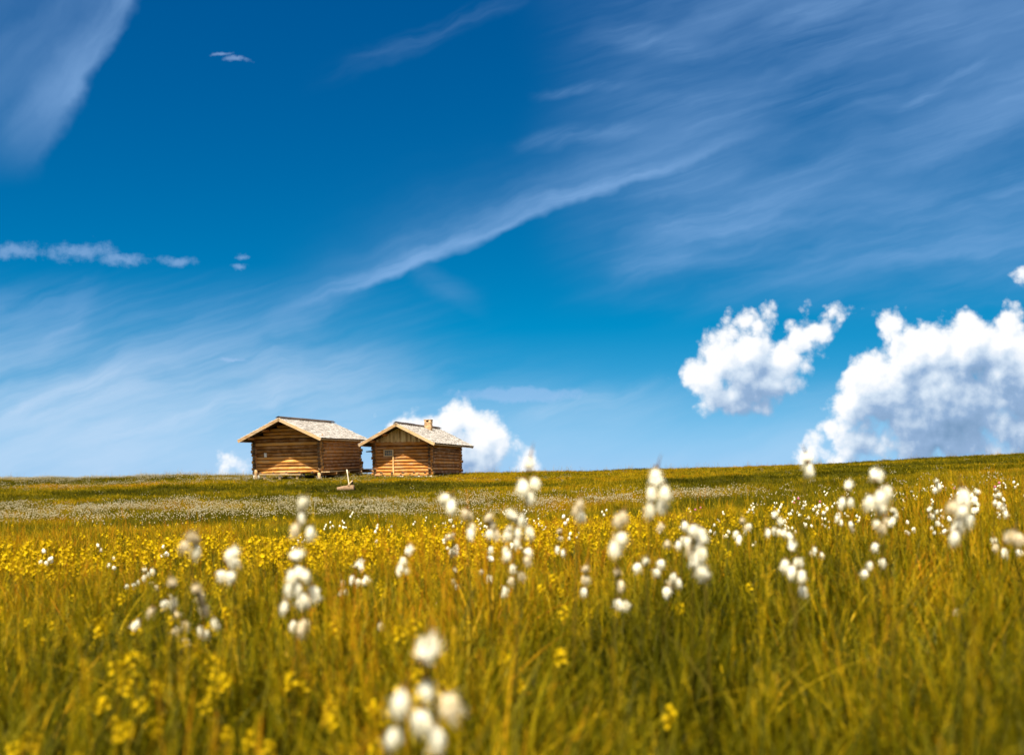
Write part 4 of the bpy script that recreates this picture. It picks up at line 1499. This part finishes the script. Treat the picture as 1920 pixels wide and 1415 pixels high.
def patch_of(x, y):
    u = x / np.maximum(y, .5)
    s_ = np.clip(y.mean() * .12, .4, 5)
    p = .465 + .80 * (vnoise(x, y, s_, 7) - .5) + .45 * (vnoise(x, y, np.clip(y.mean() * .03, .12, 1.0), 8) - .5)
    band = lambda c, w: np.exp(-((y - c) / w) ** 2)
    left = 1 / (1 + np.exp((u - .10) / .04))
    p = p - .34 * band(44.5, 2.8) * left - .12 * band(20, 4) * left
    p = p + .34 * band(54, 4) * np.exp(-((u - .06) / .14) ** 2) + .26 * band(50, 2.4) * left
    p = p + .20 * np.where((y > 48) & (u > .1), vnoise(x * .5, y * 2.0, 2.4, 9) - .5, 0)
    p = p - .08 * ((u > .3) & (y > 40)) + .03 * ((u < .28) & (y > 46)) - .05 * ((u > .05) & (y < 12))
    return np.clip(p, 0, 1)


def add_grass(name, label, meshes, parts, tilt=.14, weights=None):
    X, Y, S, P = [], [], [], []
    for (d0, d1, den, s0, s1) in parts:
        x, y = spread_points(d0, d1, den)
        clump = .22 + 1.5 * vnoise(x, y, .20 + d0 * .02, 31) * (.5 + vnoise(x, y, 1.2 + d0 * .05, 32))
        ok = outside_huts(x, y, .05) & (rng.random(len(x)) < clump)
        x, y = x[ok], y[ok]
        X.append(x); Y.append(y)
        s = rng.uniform(s0, s1, len(x)) * (.8 + .4 * vnoise(x, y, max(.25, d0 * .08), 11))
        near_hut = np.exp(-((y - 55) / 4) ** 2) * np.exp(-((x + 7.5) / 5.5) ** 2)
        yw = np.clip(yellow_weight(x / y, y) / 2.4, 0, 1)
        S.append(s * (1 - .75 * near_hut) * (1 - .25 * yw * (y > 4))); P.append(patch_of(x, y))
    x, y, s, p = map(np.concatenate, (X, Y, S, P))
    pts, rot = lay(x, y, tilt=tilt)
    pick = rng.choice(len(meshes), len(x), p=weights)
    scatter(name, label, 'grass', meshes, pts, rot, s, pick, p)
    return len(x)


wn = np.array([.15, .15, .15, .15, .12, .06, .05, .05, .035, .035, .035, .05, .05, .022, .022])
n1_ = add_grass('meadow_grass', 'long olive and golden meadow grass of the near field', NEAR_M,
          [(.55, 2.5, 230, .6, 1.05), (2.5, 6.0, 165, .6, 1.1), (6.0, 10.0, 100, .65, 1.15)], weights=wn / wn.sum())
n2_ = add_grass('field_grass', 'finer grass of the hollow and lower slope beyond the near field', MID_M,
          [(9.0, 17.0, 56, .7, 1.1), (17.0, 34.0, 18, .65, 1.05)])
n3_ = add_grass('hillside_grass', 'short olive grass on the far slope below the skyline', FAR_M,
          [(31.0, 52.0, 13, .75, 1.25), (52.0, 84.0, 10, .7, 1.2)])

x, y = spread_points(54.0, 74.0, .9)
ok = outside_huts(x, y, 1.0) & (rng.random(len(x)) < 1.3 * vnoise(x, y, 4.0, 41) - .2)
x, y = x[ok], y[ok]
pts, rot = lay(x, y)
scatter('skyline_grass', 'taller wisps of dry grass along the skyline', 'grass', NEAR_M[5:8], pts, rot, rng.uniform(.7, 1.25, len(x)), rng.integers(0, 3, len(x)), rng.uniform(.3, .8, len(x)))

# yellow flowers past the nearest 300
x, y = yx, yy
pts, rot = lay(x, y)
YL = [join(*yellow_shapes(40 + k, False), 1).mesh('flower', [STEM, YEL]) for k in range(5)]
scatter('yellow_flowers', 'drift of small yellow flowers in front of the hollow', 'flowers', YL, pts, rot, rng.uniform(1.0, 1.3, len(x)), rng.integers(0, 5, len(x)), rng.random(len(x)))
# yellow specks far off
x, y = spread_points(17.0, 66.0, 16)
u = x / y
w = .05 + .9 * np.exp(-((y - 54) / 5) ** 2) * np.exp(-((u - .07) / .14) ** 2) + .25 * np.exp(-((y - 49) / 4) ** 2) * (u < 0)
ok = (rng.random(len(x)) < w * (vnoise(x, y, 1.6, 15) * 1.6)) & outside_huts(x, y, .4)
x, y = x[ok], y[ok]
pts, rot = lay(x, y, lift=-.10)
scatter('far_yellow_flowers', 'yellow haze of flowers on the slope right of the huts', 'flowers', YL, pts, rot, rng.uniform(.6, 1.0, len(x)), rng.integers(0, 5, len(x)), rng.random(len(x)))

# white drifts of cotton grass far off
def far_cotton(k):
    rr = random.Random(700 + k)
    mb = MB()
    for i in range(7):
        a, r = rr.random() * 6.28, rr.uniform(.02, .22)
        p = Vector((math.cos(a) * r, math.sin(a) * r, rr.uniform(.20, .34)))
        egg(mb, p, (rr.uniform(-.4, .4), rr.uniform(-.4, .4), 1), .015, .011, 0, rr.random(), 5, 4, .2, k * 10 + i)
        mb.tube([(p.x, p.y, -.02), (p.x, p.y, p.z)], [.002, .0015], 3, 1, .5)
    return mb.mesh('cotton', [FADED, STEM])


FC = [far_cotton(k) for k in range(5)]
x, y = spread_points(13.0, 66.0, 16)
u = x / y
lf = lambda c, s: 1 / (1 + np.exp((u - c) / s))
w = .85 * np.exp(-((y - 27.5) / 6.0) ** 4) * lf(-.06, .05)
w += .55 * np.exp(-((y - 28.0) / 2.6) ** 2) * lf(.20, .06)
w += .34 * np.exp(-((y - 51) / 3.0) ** 2) * lf(-.18, .05)
w += .62 * np.exp(-((y - 61) / 5) ** 2) * lf(-.27, .05)
w += .65 * np.exp(-((y - 30) / 2.2) ** 2) * np.exp(-((u - .19) / .035) ** 2)
w += .18 * np.exp(-((y - 24) / 3) ** 2) * np.exp(-((u - .46) / .08) ** 2)
w += .05 * np.exp(-((y - 17) / 4) ** 2) * (u > .2) + .004
w *= np.clip(2.0 * vnoise(x, y, 1.8, 21) - .25, .03, 1.4) * np.clip(1.8 * vnoise(x, y * .6, .5, 22), .2, 1.5)
ok = (rng.random(len(x)) < w) & outside_huts(x, y, .5)
x, y = x[ok], y[ok]
pts, rot = lay(x, y, lift=-.06)
scatter('cotton_drift', 'pale drifts of distant cotton grass across the hollow', 'flowers', FC, pts, rot, rng.uniform(.75, 1.1, len(x)), rng.integers(0, 5, len(x)), rng.random(len(x)))
print('tufts', n1_, n2_, n3_, 'white', len(x))
